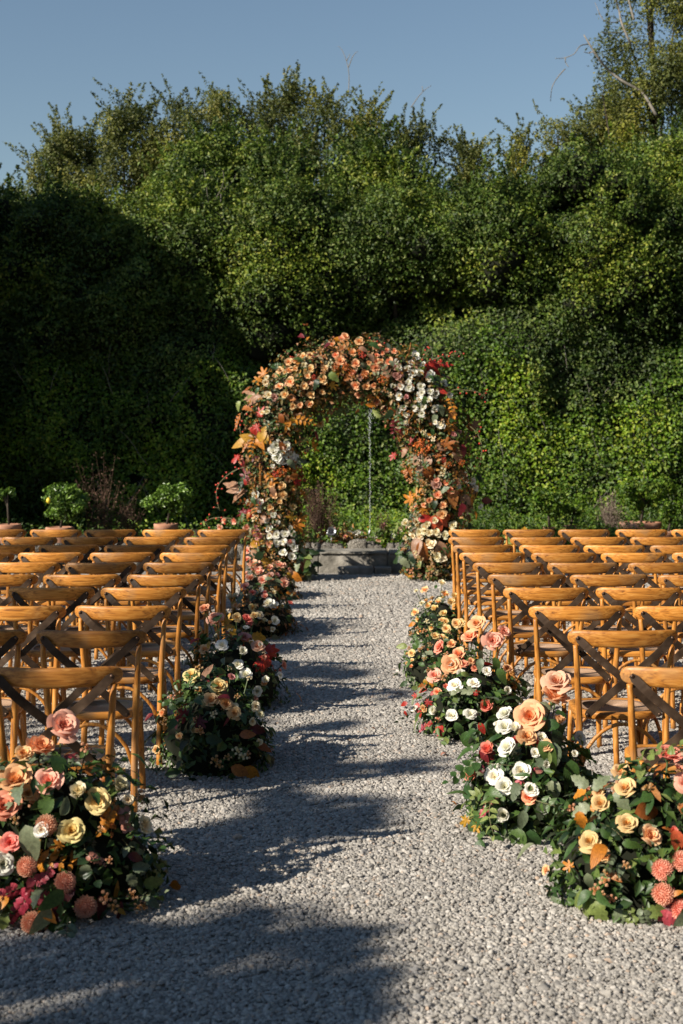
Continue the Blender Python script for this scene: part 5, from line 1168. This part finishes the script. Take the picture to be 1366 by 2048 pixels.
aleaf([(570, 395, 'plume', 'x', 32, -90), (600, 370, 'plume', 'x', 32, -80), (635, 375, 'plume', 'x', 38, -60), (655, 405, 'plume', 'x', 28, -75), (965, 430, 'plume', 'x', 30, -110), (905, 425, 'plume', 'x', 40, -85), (907, 510, 'plume', 'x', 34, -100), (945, 500, 'plume', 'x', 34, -75), (280, 700, 'plume', 'x', 44, -95), (250, 730, 'plume', 'x', 44, -85), (945, 150, 'plume', 'x', 36, 75),
       (300, 715, 'plume', 'x', 36, -70), (1135, 440, 'plume', 'x', 30, -90), (1150, 470, 'plume', 'x', 30, -60), (590, 400, 'plume', 'x', 26, -95), (930, 470, 'plume', 'x', 30, -90), (1000, 470, 'plume', 'x', 22, -90), (270, 650, 'plume', 'x', 26, -80)])
for i in range(6): aleaf([(150 + i * 7, 748 + i * 9, 'narrow', 'tan', 46, 172 + i * 4)])
for i in range(4): aleaf([(235 + i * 9, 335 + i * 8, 'narrow', 'tan', 36, 170 + i * 8)])
aleaf([(205, 550, 'ovate', 'yellow', 42, 185), (225, 540, 'ovate', 'yellow', 32, 160), (280, 530, 'ovate', 'yellow', 34, 70), (295, 540, 'ovate', 'yellow', 32, 110), (270, 550, 'ovate', 'orange', 30, -60), (270, 430, 'wide', 'red', 28, 60), (260, 480, 'wide', 'red', 28, -100), (240, 500, 'ovate', 'red', 20, -60), (175, 625, 'wide', 'red', 30, 180), (190, 650, 'ovate', 'burgundy', 28, -110), (215, 720, 'wide', 'burgundy', 34, 120), (210, 730, 'ovate', 'red', 30, 80),
       (205, 870, 'wide', 'burgundy', 34, 200), (230, 880, 'ovate', 'red', 26, -60), (1080, 190, 'spray', 'red', 40, 20), (1060, 222, 'palm', 'red', 32, -30), (1040, 205, 'spray', 'red', 34, 60), (1090, 325, 'ovate', 'red', 24, -10), (960, 565, 'wide', 'red', 28, 60), (945, 585, 'wide', 'burgundy', 26, 200), (885, 610, 'wide', 'red', 24, -120), (830, 410, 'ovate', 'red', 26, -90), (840, 400, 'ovate', 'burgundy', 24, -70), (460, 445, 'ovate', 'blush', 28, -70), (530, 520, 'narrow', 'burgundy', 24, -60),
       (1110, 570, 'wide', 'rust', 36, 20), (1100, 575, 'ovate', 'tan', 36, 10), (1165, 585, 'ovate', 'rust', 34, -20), (1170, 610, 'ovate', 'tan', 36, -50), (1245, 480, 'wide', 'tan', 36, 30), (1230, 490, 'ovate', 'rust', 30, 10), (1040, 690, 'ovate', 'rust', 42, -60), (1010, 680, 'ovate', 'tan', 38, -110), (960, 690, 'wide', 'rust', 36, 190), (985, 640, 'ovate', 'tan', 32, 60), (1205, 820, 'ovate', 'tan', 40, -70), (1250, 790, 'ovate', 'yellow', 42, -55), (1240, 770, 'ovate', 'tan', 38, 40), (1225, 830, 'ovate', 'orange', 34, -60),
       (1150, 800, 'ovate', 'rust', 40, -80), (1120, 1050, 'ovate', 'rust', 44, -95), (1095, 1040, 'ovate', 'tan', 44, -80), (990, 1020, 'ovate', 'tan', 44, -100), (1010, 1040, 'ovate', 'rust', 42, -75), (1300, 822, 'ovate', 'burgundy', 26, -10), (435, 920, 'wide', 'orange', 38, -60), (450, 910, 'wide', 'orange', 32, 30), (420, 905, 'wide', 'yellow', 28, 120), (435, 950, 'wide', 'orange', 28, -100), (965, 820, 'wide', 'orange', 36, 160), (1010, 860, 'wide', 'orange', 36, -40), (985, 800, 'wide', 'orange', 30, 60),
       (290, 250, 'wide', 'orange', 30, 120), (275, 270, 'wide', 'orange', 26, 200), (1140, 440, 'wide', 'rust', 28, 60), (1130, 480, 'wide', 'orange', 28, -80), (620, 240, 'lobed', 'yellow', 28, 60), (600, 290, 'wide', 'yellow', 26, -60), (440, 260, 'wide', 'yellow', 26, 60), (420, 460, 'ovate', 'yellow', 26, -80), (400, 470, 'ovate', 'orange', 24, -110), (505, 385, 'wide', 'yellow', 24, 0), (770, 345, 'wide', 'orange', 22, -60), (250, 1020, 'lobed', 'yellow', 26, 30), (200, 905, 'wide', 'orange', 28, 170), (480, 790, 'plume', 'x', 28, -80), (465, 780, 'wide', 'orange', 24, -80),
       (410, 1155, 'ovate', 'tan', 34, -20), (430, 1165, 'ovate', 'orange', 30, -40), (480, 1090, 'ovate', 'tan', 32, -100), (470, 1110, 'lobed', 'tan', 30, -150), (300, 1100, 'lobed', 'yellow', 26, 0), (1040, 640, 'ovate', 'tan', 30, 120), (1080, 620, 'wide', 'rust', 30, 90), (1190, 700, 'spray', 'rust', 34, -60), (1090, 920, 'palm', 'coral_', 32, -80), (1120, 900, 'ovate', 'coral_', 28, 10), (1015, 905, 'ovate', 'red', 30, 10), (430, 740, 'wide', 'red', 26, 30), (460, 700, 'spray', 'red', 30, -30), (360, 210, 'spray', 'green', 30, 150), (860, 120, 'ovate', 'sage', 20, 70), (840, 215, 'ovate', 'sage', 24, -60), (740, 205, 'ovate', 'sage', 18, 0)])
cols = ['rust', 'tan', 'green', 'deep', 'orange', 'sage', 'green', 'burgundy', 'green', 'rust', 'deep', 'green', 'lime']
pts, d = filltube(300, .85, 1.28)
for p, dd in zip(pts, d):
    if p[2] < .1: continue
    col = random.choice(cols); nn_ = Vector(dd) + Vector((0, -.4, .4)) + rvec(.35); s = random.uniform(.09, .2)
    link('leaf_spray' if s > .16 else 'leaf', spray_me(col, 'ovate', 5, random.randint(0, 2)) if s > .16 else leaf_me('ovate' if random.random() < .6 else 'lobed', col, random.randint(0, 2)), arch, p, quat_dir(nn_, Vector(dd) * .6 + rvec(.5) + Vector((0, 0, -.2))), s * (1.3 if s > .16 else 1))
# tendrils with rose hips
for path in ([(250, 395), (205, 430), (183, 470), (185, 530)], [(225, 665), (160, 685), (110, 720), (80, 760), (75, 810), (90, 868)], [(150, 905), (90, 900), (50, 905), (15, 925)], [(1010, 197), (1060, 180), (1110, 163), (1150, 160), (1190, 152)], [(1110, 327), (1160, 318), (1210, 320), (1265, 328), (1300, 355)],
             [(1225, 480), (1262, 515), (1283, 570), (1280, 620), (1268, 680)], [(1010, 195), (1020, 160), (1045, 140)], [(790, 130), (815, 110), (845, 112)], [(380, 185), (420, 178), (450, 190)], [(780, 120), (790, 95), (797, 85)]):
    pw = smooth_path([A(a, b_, -.15) - Vector((0, AY, 0)) for a, b_ in path], 5); mb = MB(); mb.tube(pw, [.007 * (1 - .6 * i / len(pw)) for i in range(len(pw))], 5, 1)
    for p in pw[2::1]:
        if random.random() < .6: o_ = p + rvec(.035); mb.tube([p, o_], .002, 3, 1, False); v, f = ico(o_, .013); mb.add(v, f, 0)
    link('hip_tendril', mb.mesh('hip_tendril', [M['berry_r'], M['twig']]), arch)
# green skirt at the arch feet
for (x0, x1, y0, y1, ww) in ((590, 628, 1095, 1150, 'left'), (800, 850, 1100, 1150, 'right')):
    for i in range(45):
        px, py = random.uniform(x0, x1), random.uniform(y0, y1); q = P(px, py, AY - .15 + random.uniform(-.1, .25)) - Vector((0, AY, 0)); q.z = max(q.z, .05)
        link('leaf', leaf_me(random.choice(('ovate', 'lobed')), random.choice(('green', 'lime', 'sage', 'deep')), random.randint(0, 2)), arch, q, quat_dir(Vector((0, -1, .6)) + rvec(.4), rvec(1) + Vector((0, 0, -.2))), random.uniform(.1, .17))

# rose bushes in the bed seen through the arch
for (px0, px1, lab) in ((655, 720, 'low rose bush with pink blooms in the bed left of the fountain jet'), (745, 800, 'low rose bush with pink blooms in the bed right of the fountain jet')):
    y = 20.25; cx_ = P((px0 + px1) / 2, 0, y).x; t = empty('rose_bush', (cx_, y, .24), lab, 'rose bush', 'low rose bushes behind the kerb')
    hw_ = (px1 - px0) / 2 / F * y; n = 700
    pts = np.stack([rng.normal(0, hw_ * .6, n), rng.normal(0, .12, n), np.abs(rng.normal(.08, .1, n))], 1)
    tag(link('foliage', leaf_cloud('bush', pts, rng.normal(size=(n, 3)) + np.array([0, -.5, .5]), .06, M['under_mix'] if px0 < 700 else M['hedge'], .5), t), kind='stuff')
    sg = []
    for i in range(7):
        c = Vector((random.uniform(-hw_, hw_), random.uniform(-.15, 0), random.uniform(.12, .36))); link('rose', ROSEL[random.choice(('pink', 'pink', 'white', 'mauve'))][0], t, c, quat_dir((0, -1, .6)), .035); sg.append((c, Vector((c.x * .5, 0, 0))))
    tag(link('stem', stems_mesh(sg), t), kind='stuff')
# large yellow leaves showing over the far right rails
t = empty('hosta', (P(1040, 0, 17.6).x, 17.6, 0), 'plant with big yellow autumn leaves behind the far right chairs', 'plant', None)
for i in range(9):
    a = random.uniform(60, 125); q = quat_dir(Vector((0, -1, .5)) + rvec(.25), Vector((math.cos(R(20 + i * 17)), -.2, math.sin(R(20 + i * 17)) * .6)))
    base_ = Vector((random.uniform(-.1, .1), 0, .5)); link('leaf', leaf_me('ovate', random.choice(('yellow', 'lime', 'yellow')), i % 3), t, base_, q, .24); 
mb = MB()
for i in range(6): mb.tube([(0, 0, 0), (random.uniform(-.05, .05), 0, .25), (random.uniform(-.1, .1), 0, .52)], .006, 4)
link('stem', mb.mesh('stem', M['calyx']), t)
# a few fallen petals and leaves on the gravel
for i, (px, py, sh, col, lab) in enumerate([(902, 1612, 'ovate', 'orange', 'small fallen orange leaf on the gravel in mid aisle'), (892, 1514, 'round', 'blush', 'single fallen pink petal on the gravel beside the right roses'),
                             (742, 1462, 'ovate', 'rust', 'tiny fallen rust leaf on the gravel in the aisle centre')]):
    x, y, _z = G(px, py); o = link('fallen_leaf', leaf_me(sh, col, 1), None, (x, y, .02), quat_dir((0.1, .1, 1), rvec(1)), .035); tag(o, lab, 'fallen leaf')
print('objects', len(bpy.data.objects), 'tris', sum(len(m.loops) - 2 * len(m.polygons) for m in bpy.data.meshes))
